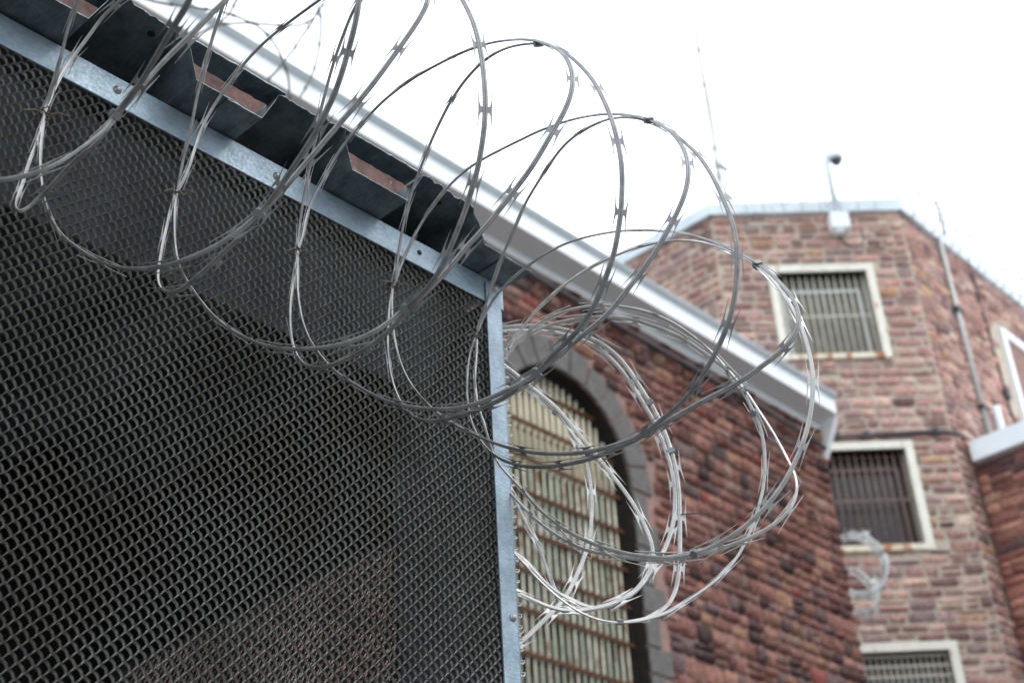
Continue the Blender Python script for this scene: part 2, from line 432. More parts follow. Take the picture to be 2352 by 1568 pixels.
# glazing rows behind the bars: each pane a piece
rows = [3.6] + sorted(zc)[:]; rows.append(ACZ + AH)
for ri in range(len(rows) - 1):
    za, zb = rows[ri] + .03, rows[ri + 1] - .03
    for k in range(-5, 5):
        u0 = ACX + k * pitch * 2 + .0; u1 = u0 + pitch * 2 - .03
        zt = min(zb, ACZ + math.sqrt(max(0, 1 - (max(abs(u0 - ACX), abs(u1 - ACX)) / (AR - .03)) ** 2)) * (AH - .05)) if zb > ACZ else zb
        if zt - za < .05: continue
        top = ri >= 7
        if not top and random.random() < .10: continue
        if top: za2 = za - (.0)
        b = MB(); y_ = YG + .10 + random.uniform(0, .02)
        b.box((u0, y_, za), (u1, y_ + .012, zt - (0 if top else random.choice([0, 0, .1, .16]))))
        b.build('pane', M_panel_cream if top else M_glass_dirty, win)
# gutter and cornice
YF = YW - .42
g = MB()
prof = [(YW, 10.66), (YW - .10, 10.66), (YW - .10, 10.72), (YW - .06, 10.74), (YF + .06, 11.02), (YF + .02, 11.02), (YF, 11.06)]
def plane_z(px, py, y): return hit(px, py, 1, y)[2]
zf0 = plane_z(3225, 1583, YF); zf1 = plane_z(3225, 1530, YF); zf2 = plane_z(3225, 1499, YF - .08)
zs = plane_z(3225, 1690, YW - .05)
cor = thing('cornice', (12, YW, 10.6), 'white painted box cornice running along the top of the red stone wall', 'cornice')
x0c, x1c = 1.0, hit(3348, 1656, 1, YF)[0]
def strip(name, p, m):
    b = MB(); n = len(p); vs = [(x0c, y, z) for y, z in p] + [(x1c, y, z) for y, z in p]
    b.add(vs, [tuple(range(n)), tuple(range(n, 2 * n))[::-1]] + [(i, (i + 1) % n, n + (i + 1) % n, n + i) for i in range(n)])
    return b.build(name, m, cor)
strip('fascia', [(YF, zf0), (YF, zf1), (YF + .3, zf1), (YF + .3, zf0 + .004)], M_white)
strip('gutter_lip', [(YF - .08, zf1 + .05), (YF - .08, zf2), (YF + .28, zf2), (YF + .28, zf1 + .003), (YF - .02, zf1 + .003)], M_coping)
strip('soffit', [(YF + .015, zf0 - .003), (YW + .2, zf0 - .003), (YW + .2, zs + .09), (YW - .07, zs + .07)], M_greypaint)
strip('bed_mould', [(YW - .055, zs - .02), (YW - .085, zs + .03), (YW - .072, zs + .068), (YW + .2, zs + .068), (YW + .2, zs - .02)], M_white)
strip('roof_slope', [(YF + .28, zf2 - .02), (YW + 4, zf2 + .02), (YW + 4, zf2 - .02), (YF + .28, zf2 - .05)], M_coping)
e1 = hit(3348, 1656, 1, YF + .02); e2 = hit(3287, 1847, 1, YW - .02)
brk = MB(); brk.prism([(XE + .003, YF + .05, zf0 - .01), (e1[0] - .02, YF + .05, zf0 - .01), (e2[0] + .06, YW + .05, e2[2] - .05), (XE + .003, YW + .05, e2[2] - .15)], (0, .25, 0))
brk.build('corner_bracket', M_greypaint, cor)
# cable clipped under the cornice
cb = MB(); cpts = [hit(a, b, 1, 9.86) for a, b in [(1946, 992), (2310, 1206), (2560, 1352), (2833, 1507), (3044, 1629), (3160, 1700), (3268, 1766)]]
cpts = [cpts[0] + (cpts[0] - cpts[1]) * 2] + cpts + [cpts[-1] + np.array([.25, .02, -.02])]
cb.tube(cpts, .035, 8); tag(cb.build('wall_cable', M_pipe_dk, None, True), 'thick dark cable strung along the red stone wall just under the cornice', 'cable')
# ------------------------------------------------------------------ octagonal tower
TN = np.array([1, 1, 0]) / math.sqrt(2); TM = np.array([1, -1, 0]) / math.sqrt(2); TD = 26.0
SA, SB = 6.05, 10.37
A = TN * TD + TM * SA; B = TN * TD + TM * SB
TT = 19.45
tower = thing('stone_tower', (float(A[0]) + 3, float(A[1]) + 2, -1.6), 'tall canted pink stone tower with cream framed barred windows and a pale coping', 'building')
def tf(s, d, z): return tuple(TN * (TD + d) + TM * s + np.array([0, 0, z]))
WZ = [(15.58, 18.02), (11.14, 13.57), (6.75, 9.27)]
WS = (7.10, 9.48); fw = .17
b = MB()
b.box((SA, 0, -1.6), (WS[0] + fw, .5, TT), lambda s, d, z: tf(s, d, z)); b.box((WS[1] - fw, 0, -1.6), (SB, .5, TT), lambda s, d, z: tf(s, d, z))
edges = [-1.6] + [v for q in WZ[::-1] for v in (q[0] + fw, q[1] - fw)] + [TT]
for i in range(0, len(edges), 2):
    b.box((WS[0] + fw, 0, edges[i]), (WS[1] - fw, .5, edges[i + 1]), lambda s, d, z: tf(s, d, z))
# body behind the front skin
h = .5 * math.sqrt(2)
Ai = TN * (TD + .5) + TM * SA; Bi = TN * (TD + .5) + TM * SB
b.prism([(A[0], A[1], -1.6), (Ai[0], Ai[1], -1.6), (Ai[0], 21, -1.6), (A[0], 21, -1.6)], (0, 0, TT + 1.6))
b.prism([(B[0], B[1], -1.6), (36, B[1], -1.6), (36, B[1] + .6, -1.6), (Bi[0], Bi[1], -1.6)], (0, 0, TT + 1.6))
b.build('wall', M_mortar_tan, tower)
core = MB(); k2 = TN * (TD + 1.1) + TM * SA; k3 = TN * (TD + 1.1) + TM * SB
core.prism([(k2[0] + .2, k2[1], -1.6), (k3[0], k3[1] + .2, -1.6), (35.8, k3[1] + .4, -1.6), (35.8, 20.8, -1.6), (k2[0] + .2, 20.8, -1.6)], (0, 0, TT + 1.2))
core.build('core', M_black, tower)
def rej_t(a, b, c, d):
    for z0, z1 in WZ:
        if d > z0 - .02 and c < z1 + .02 and b > WS[0] and a < WS[1]:
            if (z0 + z1) / 2 > d > z0 and z0 - c > .07: return (a, b, c, z0)
            if c > (z0 + z1) / 2 and d - z1 > .07: return (a, b, z1, d)
            if a < WS[0] - .08: b = WS[0]
            elif b > WS[1] + .08: a = WS[1]
            else: return None
    return (a, b, c, d) if b - a > .06 else None
stone_wall(tower, TN * TD, TM, -TN, SA, SB, 5.5, TT, (.18, .30), (.26, .66), .058, .05, TAN, rej_t, 240, 11)
stone_wall(tower, (0, B[1], 0), (1, 0, 0), (0, -1, 0), B[0], 33.5, 7.5, TT, (.15, .27), (.26, .62), .05, .05, TAN,
           lambda a, b, c, d: None if (c < 13.3 and a > 26.2) or (b > 29.6 and d > 15.1 and c < 18.2) else (a, b, c, d), 40, 12)
stone_wall(tower, (A[0], 0, 0), (0, 1, 0), (-1, 0, 0), A[1], 19.5, 13.5, TT, (.15, .27), (.26, .62), .05, .05, TAN, None, 20, 13)
# coping
cpz0, cpz1 = TT, TT + .30; o_ = .12
A_, B_ = A - TN * o_ * 1.0, B - TN * o_
def cope(p, q, nm='coping'):
    p = np.array(p); q = np.array(q); d = q - p; d /= np.linalg.norm(d); n_ = np.array([-d[1], d[0]])
    bb = MB(); bb.prism([(p[0], p[1], cpz0), (q[0], q[1], cpz0), (q[0] + n_[0] * .7, q[1] + n_[1] * .7, cpz0), (p[0] + n_[0] * .7, p[1] + n_[1] * .7, cpz0)], (0, 0, cpz1 - cpz0))
    return bb.build(nm, M_coping, tower)
pA = (A[0] - .12, A[1] - .05); pB = (B[0] - .05, B[1] - .12)
cope(pA, pB); cope((pB[0] + .002, pB[1]), (36, pB[1])); cope((pA[0], 21), (pA[0], pA[1] + .003))
# windows of the front face
def tower_window(z0, z1, kind):
    s0, s1 = WS
    f = MB(); fb = lambda s, d, z: tf(s, d, z)
    f.box((s0, -.07, z0), (s0 + fw, .28, z1), fb); f.box((s1 - fw, -.07, z0), (s1, .28, z1), fb)
    f.box((s0 + fw, -.07, z1 - fw), (s1 - fw, .28, z1), fb)
    wn = f.build('window', M_cream, tower)
    MB().box((s0 + fw + .002, -.09, z0), (s1 - fw - .002, .28, z0 + fw * .7), fb).build('sill', M_cream_rust, wn)
    mback = {'pale': M_screen, 'dark': M_glass_dark, 'grey': M_screen_dk}[kind]
    mbar = {'pale': M_bargrey, 'dark': M_bardark, 'grey': M_bargrey}[kind]
    MB().box((s0 + fw, .34, z0 + fw * .7), (s1 - fw, .36, z1 - fw), fb).build('pane', mback, wn)
    # inner sash
    s = MB(); a, c = s0 + fw + .12, s1 - fw - .12
    s.box((a, .27, z0 + .2), (a + .09, .33, z1 - .45), fb); s.box((c - .09, .27, z0 + .2), (c, .33, z1 - .45), fb)
    s.box((a + .09, .27, z1 - .54), (c - .09, .33, z1 - .45), fb)
    s.build('sash', M_greypaint if kind == 'pale' else M_bardark, wn)
    nb = 13 if kind != 'grey' else 17
    for i in range(nb):
        u = s0 + fw + (s1 - s0 - 2 * fw) * (i + .5) / nb
        q = MB(); q.tube([tf(u, .12, z0 + fw * .7), tf(u, .12, z1 - fw)], .022 if kind != 'grey' else .016, 6); q.build('bar', mbar, wn, smooth=True)
    for zz in ((z0 * .52 + z1 * .48,) if kind != 'grey' else np.arange(z0 + .3, z1 - .2, .2)):
        MB().box((s0 + fw, .085, zz - .02), (s1 - fw, .098, zz + .02), fb).build('crossbar', mbar, wn)
    return wn
tower_window(*WZ[0], 'pale'); tower_window(*WZ[1], 'dark'); tower_window(*WZ[2], 'grey')
# window on the right face
yy = B[1]
f = MB(); wx0, wx1, wz0, wz1 = 29.72, 33.4, 15.2, 18.05
f.box((wx0, yy - .1, wz0), (wx0 + .2, yy + .02, wz1)); f.box((wx1 - .2, yy - .1, wz0), (wx1, yy + .02, wz1))
f.box((wx0 + .2, yy - .1, wz1 - .2), (wx1 - .2, yy + .02, wz1)); f.box((wx0 + .2, yy - .1, wz0), (wx1 - .2, yy + .02, wz0 + .2))
wn = f.build('window', M_white, tower); wn['label'] = 'white framed window on the right hand face of the tower'
MB().box((wx0 + .2, yy - .03, wz0 + .2), (wx1 - .2, yy - .01, wz1 - .2)).build('pane', simple_noise('brick_infill', (.2, .12, .10), (.3, .18, .15), 9), wn)
# vertical conduit on the right face, stub pipe, horizontal conduit on the front
q = MB(); pA1 = hit(2163 / SP, 580 / SP, 1, yy - .08); pB1 = hit(2275 / SP, 1010 / SP, 1, yy - .08)
px_ = (pA1[0] + pB1[0]) / 2
pA1 = np.array([pA1[0], yy - .08, TT - .02]); pB1 = np.array([pB1[0], yy - .08, 13.5])
q.tube([pA1, pB1], .075, 8)
vc = tag(q.build('conduit', M_pipe, None, True), 'long pale vertical conduit on the right hand face of the tower', 'pipe')
for f_ in (.33, .76):
    c_ = pA1 * (1 - f_) + pB1 * f_; MB().box(c_ - np.array([.13, .1, .05]), c_ + np.array([.13, .06, .05])).build('bracket', M_pipe_dk, vc)
q = MB(); a1 = hit(2232 / SP, 628 / SP, 1, yy - .05); a2 = hit(2331 / SP, 975 / SP, 1, yy - .05)
q.tube([(a1[0], yy - .05, TT), a1, a2, (a2[0] + .02, yy - .05, 13.4)], .03, 6)
vc2 = tag(q.build('conduit', M_pipe_dk, None, True), 'thin dark cable between the pale conduit and the white framed window', 'cable')
for c_ in (hit(2310 / SP, 905 / SP, 1, yy - .06),): MB().box(c_ - np.array([.1, .08, .1]), c_ + np.array([.1, .05, .1])).build('junction_box', M_pipe_dk, vc2)
q = MB(); hp = []
for (a, b_) in [(1870, 1008), (1902, 1006), (1990, 1000), (2080, 994), (2150, 990)]:
    r_ = ray(a / SP, b_ / SP); hp.append(r_ * ((TD - .07) / (r_ @ TN)))
hp += [hit(2196 / SP, 995 / SP, 1, yy - .06), hit(2228 / SP, 1012 / SP, 1, yy - .06)]
q.tube(hp, .045, 8); hc = tag(q.build('conduit', M_pipe_dk, None, True), 'dark horizontal conduit above the middle tower window', 'pipe')
for c_ in (hp[2], hp[4]): MB().box(c_ - np.array([.07, .07, .07]), c_ + np.array([.07, .07, .07])).build('bracket', M_pipe_dk, hc)
q = MB(); s1_ = hit(2285 / SP, 935 / SP, 1, 10.95); q.tube([s1_, (s1_[0], 10.95, 13.62)], .11, 10)
tag(q.build('vent_pipe', M_coping, None, True), 'short pale blue vent pipe standing on the low wing roof', 'pipe')
# ------------------------------------------------------------------ low wing at the far right
XWG = 26.35
wing = thing('stone_wing', (30, 7, -1.6), 'lower red stone wing with a white eave board right of the tower', 'building')
MB().box((XWG, -2, -1.6), (34, 11.02, 13.2)).build('wall', simple_noise('wing_mortar', (.16, .09, .075), (.24, .14, .12), 9), wing)
stone_wall(wing, (XWG, 0, 0), (0, 1, 0), (-1, 0, 0), 7.5, 11.0, 7, 13.15, (.15, .27), (.3, .7), .03, .05, WING, None, 120, 21)
MB().box((XWG - .22, -2, 13.17), (34, 10.93, 13.62)).build('eave_board', M_white, wing)
MB().box((XWG + .1, -2, 13.625), (34, 10.9, 13.7)).build('roof', M_greypaint, wing)
# ------------------------------------------------------------------ dome camera on its pole
def tp(px, py, d):
    r_ = ray(px, py); return r_ * (d / (r_ @ TN))
dc = thing('security_camera', tuple(tp(3330, 870, 25.9)), 'white dome security camera on a tall pole above the tower coping', 'camera')
base = tp(3345, 895, 25.88); pb = tp(3333, 813, 25.88); pt = tp(3329, 660, 25.88)
pb = np.array([base[0], base[1], pb[2]]); pt = np.array([base[0], base[1], pt[2]])
bx = lambda c, hs, hz, fr_=None: None
q = MB(); q.box((-.21, -.34, -.34), (.21, -.06, .10), lambda s, d, z: tuple(base + TM * s + TN * d + np.array([0, 0, z]))); q.build('mounting_box', M_white, dc, bevel=.02)
q = MB(); q.box((-.13, -.30, -.41), (.05, -.10, -.343), lambda s, d, z: tuple(base + TM * s + TN * d + np.array([0, 0, z]))); q.build('box_base', M_white, dc)
pole_b = base + np.array([0, 0, .10]) - TN * .2
zt_ = pt[2]
arm = [pole_b + np.array([0, 0, .002]), (pole_b[0], pole_b[1], zt_ - .1), np.array([pole_b[0], pole_b[1], zt_]) + TM * .05 + np.array([0, 0, .1]), np.array([pole_b[0], pole_b[1], zt_]) + TM * .22 + np.array([0, 0, .17])]
q = MB(); q.tube(arm, .07, 8); q.build('pole', M_coping, dc, smooth=True)
ball = np.array([pole_b[0], pole_b[1], zt_]) + TM * .24
def lathe(c, prof, n=14):
    q = MB(); V = []; Fc = []
    for (r_, z) in prof:
        for k in range(n): V.append((c[0] + r_ * math.cos(2 * math.pi * k / n), c[1] + r_ * math.sin(2 * math.pi * k / n), c[2] + z))
    for i in range(len(prof) - 1):
        for k in range(n): Fc.append((i * n + k, i * n + (k + 1) % n, (i + 1) * n + (k + 1) % n, (i + 1) * n + k))
    Fc.append(tuple(range(n))[::-1]); Fc.append(tuple(range((len(prof) - 1) * n, len(prof) * n)))
    return q.add(V, Fc)
lathe(ball, [(.13, -.02), (.17, 0), (.17, .1), (.12, .17), (.04, .2)]).build('housing', M_white, dc, smooth=True)
lathe(ball, [(.02, -.16), (.08, -.14), (.12, -.08), (.135, -.022)]).build('dome', M_ball, dc, smooth=True)
q = MB(); q.tube([ball + np.array([0, 0, .15]) - TM * .12, ball + np.array([0, 0, .75]) - TM * .12], .022, 5); q.build('antenna', M_pipe, dc)
q = MB(); q.tube([base + TM * a + TN * -.1 + np.array([0, 0, z]) for a, z in ((-.02, -.40), (.02, -.58), (.2, -.72), (.42, -.70), (.52, -.5), (.48, -.25))], .022, 6); q.build('cable', M_pipe_dk, dc, smooth=True)
# antenna mast
m0 = tp(2885, 760, 27.5); mast = thing('antenna_mast', (float(m0[0]), float(m0[1]), TT), 'very thin tall antenna mast standing behind the left part of the tower roof', 'antenna')
mx, my = m0[0], m0[1]
q = MB(); q.tube([(mx, my, TT - .5), (mx, my, 29.5)], .05, 6); q.build('mast', M_pipe, mast)
q = MB(); q.tube([(mx + .2, my - .2, TT - .5), (mx + .06, my - .06, 23.2), (mx + .02, my - .02, 25.5)], .018, 6); q.build('stay', M_pipe, mast)
for z in (21.15, 21.75, 22.1, 22.7, 24.8, 26.0, 28.0):
    q = MB(); q.box((mx - .05, my - .05, z - .04), (mx + .06, my + .06, z + (.2 if z < 22.3 else .04))); q.build('bracket', M_pipe, mast)
for z in (21.3, 22.2): 
    q = MB(); q.tube([(mx - .0, my, z), (mx + .16, my - .16, z - .2)], .04, 6); q.build('aerial', M_pipe_dk, mast)
# post on the coping at the right
pp = hit(2180 / SP, 545 / SP, 1, yy + .1)
q = MB(); q.tube([(pp[0] - .2, pp[1], TT + .3), (pp[0] - .2, pp[1], TT + 1.75)], .05, 8)
tag(q.build('coping_post', M_pipe, None, True), 'grey steel post standing on the coping among faint wire coils', 'post')
# ------------------------------------------------------------------ mesh sided enclosure (right in front)
YP = 1.5; ZB, ZTOP = 1.463, 1.5165
enc = thing('mesh_enclosure', (1.0, 1.9, -1.6), 'steel enclosure clad in expanded metal mesh with a galvanised corner post', 'enclosure')
# expanded metal: zigzag strands, wide in depth, touching at their crests
def expanded(name, u0, u1, z0, z1, P, bz, width, thick, tilt, place, m, parent, seg=8, edge=None, bow=.0):
    rows = int((z1 - z0) / (bz / 2)); n = int((u1 - u0) / P * seg) + 1
    ph = np.arange(n) / seg; AV = []; AQ = []; base = 0
    tri0 = 2 * np.abs(2 * (ph % 1) - 1) - 1
    tri1 = 2 * np.abs(2 * ((ph + .5) % 1) - 1) - 1
    def rnd(t): return .25 * t + .75 * np.sin(t * math.pi / 2)
    for j in range(rows):
        t = rnd(tri0 if j % 2 else tri1)
        u = u0 + ph * P + rng.normal(0, .0002, n); z = z0 + (j + .5) * bz / 2 + t * bz / 4 + rng.normal(0, .00018, n)
        # strand section: a flat bar; its broad face runs in depth, rolled by the local slope
        wj = width * (1 + rng.normal(0, .05, n))
        for (a, c) in ((-.5, 0), (-.2, -.5), (.5, -.5), (.5, .5), (-.2, .5)):
            dd = .0035 * np.sin(u * 9 + z * 5) + .002 * np.sin(u * 23 - z * 17) + a * wj - bow * np.cos(t * math.pi / 2); zz = z + c * thick + a * wj * math.tan(tilt)
            AV.append(np.stack([u, dd, zz], 1))
        i = np.arange(n - 1)
        for c in range(5):
            c2 = (c + 1) % 5
            AQ.append(np.stack([base + c * n + i, base + c * n + i + 1, base + c2 * n + i + 1, base + c2 * n + i], 1))
        base += 5 * n
    V = np.concatenate(AV); V = place(V)
    me = np_mesh(name, V, np.concatenate(AQ), m, False)
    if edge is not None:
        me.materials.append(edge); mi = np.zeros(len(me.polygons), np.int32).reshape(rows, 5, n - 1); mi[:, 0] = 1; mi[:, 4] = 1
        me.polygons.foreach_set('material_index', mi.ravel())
    o = link(name, me, parent); o['kind'] = 'stuff'; return o
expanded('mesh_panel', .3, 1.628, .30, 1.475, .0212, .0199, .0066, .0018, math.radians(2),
         lambda V: np.stack([V[:, 0], YP + .0105 + V[:, 1], V[:, 2]], 1), M_mesh, enc, edge=M_mesh_edge_shade, bow=.0034)
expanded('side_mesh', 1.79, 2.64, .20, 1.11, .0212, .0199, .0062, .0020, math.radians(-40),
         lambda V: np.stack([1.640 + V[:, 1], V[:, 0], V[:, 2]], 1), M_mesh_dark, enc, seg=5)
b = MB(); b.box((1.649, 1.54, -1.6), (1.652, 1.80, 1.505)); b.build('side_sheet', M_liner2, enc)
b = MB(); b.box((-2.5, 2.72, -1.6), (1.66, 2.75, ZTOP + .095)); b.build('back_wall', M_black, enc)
b = MB(); b.prism([(-2.5, 1.545, 1.46), (-2.5, 1.66, 1.33), (-2.5, 1.664, 1.33), (-2.5, 1.549, 1.462)], (4.10, 0, 0)); b.build('added_light_sheet', M_patch_light, enc)  # added sheet behind the mesh; its patchy colour stands in for reflected light
MB().box((1.649, 1.803, 1.10), (1.653, 2.715, 1.514)).build('side_board', M_black, enc)
MB().box((1.60, 2.65, -1.6), (1.648, 2.715, 1.514)).build('rear_post', M_black, enc)
b = MB(); b.box((-2.5, YP - .002, -1.6), (.3, YP + .02, 1.46)); b.box((.3, YP - .002, -1.6), (1.6, YP + .02, .3)); b.build('kick_sheet', M_deck, enc)
b = MB(); b.box((-2.5, YP, ZB), (1.6495, YP + .004, ZTOP)); b.box((-2.5, YP + .004, ZTOP - .004), (1.6495, YP + .045, ZTOP)); b.build('top_rail', M_rail, enc, bevel=.0012)
b = MB()
b.prism([(1.600, YP - .004, -1.6), (1.636, YP - .004, -1.6), (1.652, YP + .008, -1.6), (1.652, YP + .045, -1.6), (1.648, YP + .045, -1.6), (1.648, YP + .0095, -1.6), (1.635, YP - .0005, -1.6), (1.600, YP - .0005, -1.6)], (0, 0, 1.6 + ZTOP - .012))
b.build('corner_post', M_rail, enc, bevel=.0008)
# the cut edge of the side mesh shows past the post
ce = MB()
for k in range(110):
    z = -.6 + k * .0199
    if z > 1.44: break
    ce.tube([(1.653, YP + .012, z - .004), (1.664, YP + .013, z + random.uniform(-.002, .001)), (1.6715 + random.uniform(-.001, .001), YP + .017, z + .006), (1.655, YP + .03, z + .0085)], .0015, 5)
MB().box((1.653, YP + .036, -.6), (1.6685, YP + .039, 1.44)).build('gap_shade_strip', M_black, enc)  # black strip put in for the shade of the gap behind the loops
o = ce.build('cut_edge', M_mesh, enc); o['kind'] = 'stuff'
MB().box((1.6695, YP + .031, -.6), (1.6735, YP + .034, 1.44)).build('edge_strip', M_rail, enc)
def dome(c, r_, nm='bolt'):
    q = MB(); V = []; Fc = []; n = 10
    for (k, yy_) in ((1.35, .0), (1.35, -.0012), (1.0, -.0014), (.95, -.004), (.6, -.006), (.15, -.0068)):
        for i in range(n): V.append((c[0] + r_ * k * math.cos(2 * math.pi * i / n), c[1] + yy_ * r_ / .006, c[2] + r_ * k * math.sin(2 * math.pi * i / n)))
    for a in range(5):
        for i in range(n): Fc.append((a * n + i, a * n + (i + 1) % n, (a + 1) * n + (i + 1) % n, (a + 1) * n + i))
    Fc.append(tuple(range(n))); Fc.append(tuple(range(5 * n, 6 * n))); q.add(V, Fc); q.build(nm, M_bolt, enc, smooth=True)
for (a, z, yb) in ((.816, 1.492, 0), (1.117, 1.491, 0), (1.6225, 1.4985, -.004), (1.626, .856, -.004), (.515, 1.492, 0)): dome((a, YP + yb - .0002, z), .0052)
q = MB(); q.tube([(1.4354, YP - .0015, 1.492), (1.4354, YP + .002, 1.492)], .0048, 12); q.build('bolt_hole', M_black, enc)
# roof deck: trapezoidal sheets seen from below, sawn front edge
YE = 1.43; ZL, ZH = 1.5195, 1.5925
def deck(x_start, x_end, dz, seedv, end_cap=False):
    r = random.Random(seedv); per = .3125; x_ref = .906
    pts = []
    k = math.floor((x_start - x_ref) / per) - 1
    prof_ = []
    while x_ref + k * per < x_end + per:
        o0 = x_ref + k * per
        prof_ += [(o0 - .021, ZH), (o0, ZL), (o0 + .125, ZL), (o0 + .160, ZH)]; k += 1
    def zat(x):
        for (xa, za), (xb, zb) in zip(prof_, prof_[1:]):
            if xa <= x <= xb: return za + (zb - za) * (x - xa) / (xb - xa)
        return ZH
    xs = sorted(set([x_start, x_end] + [p[0] for p in prof_ if x_start < p[0] < x_end] + list(np.arange(x_start, x_end, .0075))))
    ys_tail = [YE + .02, YE + .06, YE + .2, YE + .5, 2.71]
    V = []; nrow = 1 + len(ys_tail)
    for x in xs:
        z = zat(x) + dz; jag = (r.uniform(-.0035, .0035) + .004 * math.sin(x * 30)) if z > ZH - .01 else r.uniform(-.0006, .0006)
        sag = (r.uniform(-.002, .001)) if z > ZH - .01 else 0
        for t, y in enumerate([YE + jag] + ys_tail): V.append((x, y, z + (sag if t == 0 else 0)))
    n = len(V); V += [(a, b_, c + .0016) for a, b_, c in V]; Fc = []
    for i in range(len(xs) - 1):
        for j in range(nrow - 1):
            a = i * nrow + j; Fc.append((a, a + 1, a + nrow + 1, a + nrow)); Fc.append((n + a, n + a + nrow, n + a + nrow + 1, n + a + 1))
        a = i * nrow; Fc.append((a, a + nrow, n + a + nrow, n + a))
    for i in (0, len(xs) - 1):
        for j in range(nrow - 1): a = i * nrow + j; Fc.append((a, n + a, n + a + 1, a + 1))
    return MB().add(V, Fc)
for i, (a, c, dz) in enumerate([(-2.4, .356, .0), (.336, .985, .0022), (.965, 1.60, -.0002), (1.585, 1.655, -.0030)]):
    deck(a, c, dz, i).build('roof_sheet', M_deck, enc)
for o0 in (.281, .5935, .906, 1.2185):
    b = MB(); xs = np.arange(o0 - .030, o0 + .170, .01)
    V = []; rr = random.Random(int(o0 * 1000))
    for x in xs:
        V += [(x, YE + rr.uniform(-.001, .001), ZH + .0048), (x, YE + .043 + rr.uniform(-.0015, .0015), ZH + .0048)]
    n = len(V); V += [(a, b_, c + .003) for a, b_, c in V]
    Fc = []
    for i in range(len(xs) - 1):
        a = 2 * i; Fc += [(a, a + 1, a + 3, a + 2), (n + a, n + a + 2, n + a + 3, n + a + 1), (a, a + 2, n + a + 2, n + a), (a + 1, n + a + 1, n + a + 3, a + 3)]
    Fc += [(0, n, n + 1, 1), (2 * len(xs) - 2, 2 * len(xs) - 1, n + 2 * len(xs) - 1, n + 2 * len(xs) - 2)]
    b.add(V, Fc).build('edge_strip', M_deck, enc)
# nothing lies over the troughs behind the strips; the crests carry a cover further back
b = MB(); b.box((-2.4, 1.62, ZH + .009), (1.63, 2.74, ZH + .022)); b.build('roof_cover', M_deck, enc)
M_primer = simple_noise('red_primer', (.05, .026, .022), (.17, .09, .075), 30, .8, .2, ((.5, .42, .40), 22, (1, 1, 1), .62))
b = MB(); b.box((-2.4, 1.505, ZH + .0045), (1.60, 1.545, ZH + .042)); b.build('batten', M_primer, enc)
q = MB(); q.tube([(.838, YE + .03, ZH - .0004), (.838, YE + .03, ZH + .004)], .006, 10)
q.build('screw_hole', M_black, enc)
q = MB(); q.tube([(1.452, YE + .035, ZH - .0016), (1.452, YE + .035, ZH + .004)], .0055, 10)
q.build('screw_hole', M_black, enc)
# ------------------------------------------------------------------ razor wire
TAPE = [(3.4, .3), (2.3, .5), (1.7, 1.6), (.7, 1.6), (.35, .5), (-.35, .5), (-.7, 1.6), (-1.7, 1.6), (-2.3, .5), (-3.4, .3), (-3.4, -.3), (-2.3, -.6), (-1.7, -1.5), (-.7, -1.6), (-.35, -.5), (.35, -.5), (.7, -1.6), (1.7, -1.5), (2.3, -.6), (3.4, -.3)]
def barb_mesh(seed, m=None):
    r = random.Random(seed); mm = .001
    side = [(-4.2, .5), (-3.7, 3.6), (-4.6, 5.4), (-9, 6.6), (-31, 9.0 + r.uniform(-.8, .8)), (-10, 8.2), (0, 7.9), (10, 8.2), (31, 9.0 + r.uniform(-.8, .8)), (9, 6.6), (4.6, 5.4), (3.7, 3.6), (4.2, .5)]
    q = MB()
    for sg in (1, -1):
        poly = []
        for (a, b_) in side:
            zb = (a / 31.0) ** 2 * r.uniform(-2.2, 1.0) if abs(a) > 20 else 0
            poly.append((a * mm, sg * b_ * mm, (-.25 + zb) * mm))
        q.prism(poly, (0, 0, .5 * mm))
    return q.mesh('barb', m or M_wire)
BARBS = [barb_mesh(i) for i in range(4)]; BARBS2 = [barb_mesh(i + 20, M_wire2) for i in range(4)]
def catmull(P, step=7.0):
    P = np.array(P, float); d = np.linalg.norm(np.diff(P, axis=0), axis=1); t = np.r_[0, np.cumsum(d)]
    n = max(8, int(t[-1] / step)); q = np.linspace(0, t[-1], n)
    # centripetal-like cubic Hermite with finite difference tangents
    m_ = np.zeros_like(P)
    m_[1:-1] = ((P[1:-1] - P[:-2]) / d[:-1, None] * d[1:, None] + (P[2:] - P[1:-1]) / d[1:, None] * d[:-1, None]) / (d[1:] + d[:-1])[:, None]
    m_[0] = (P[1] - P[0]) / d[0]; m_[-1] = (P[-1] - P[-2]) / d[-1]
    k = np.clip(np.searchsorted(t, q, 'right') - 1, 0, len(d) - 1); h = d[k][:, None]; s = ((q - t[k]) / d[k])[:, None]
    out = (2 * s ** 3 - 3 * s ** 2 + 1) * P[k] + (s ** 3 - 2 * s ** 2 + s) * h * m_[k] + (-2 * s ** 3 + 3 * s ** 2) * P[k + 1] + (s ** 3 - s ** 2) * h * m_[k + 1]
    return out, q / t[-1], t / t[-1]
def smooth(A_, sig):
    if sig <= 0: return A_
    n = int(sig * 3); k = np.exp(-.5 * (np.arange(-n, n + 1) / sig) ** 2); k /= k.sum()
    out = np.empty_like(A_)
    pad = np.concatenate([2 * A_[:1] - A_[1:n + 1][::-1], A_, 2 * A_[-1:] - A_[-n - 1:-1][::-1]])
    for c in range(A_.shape[1]): out[:, c] = np.convolve(pad[:, c], k, 'valid')
    return out
STR = {}
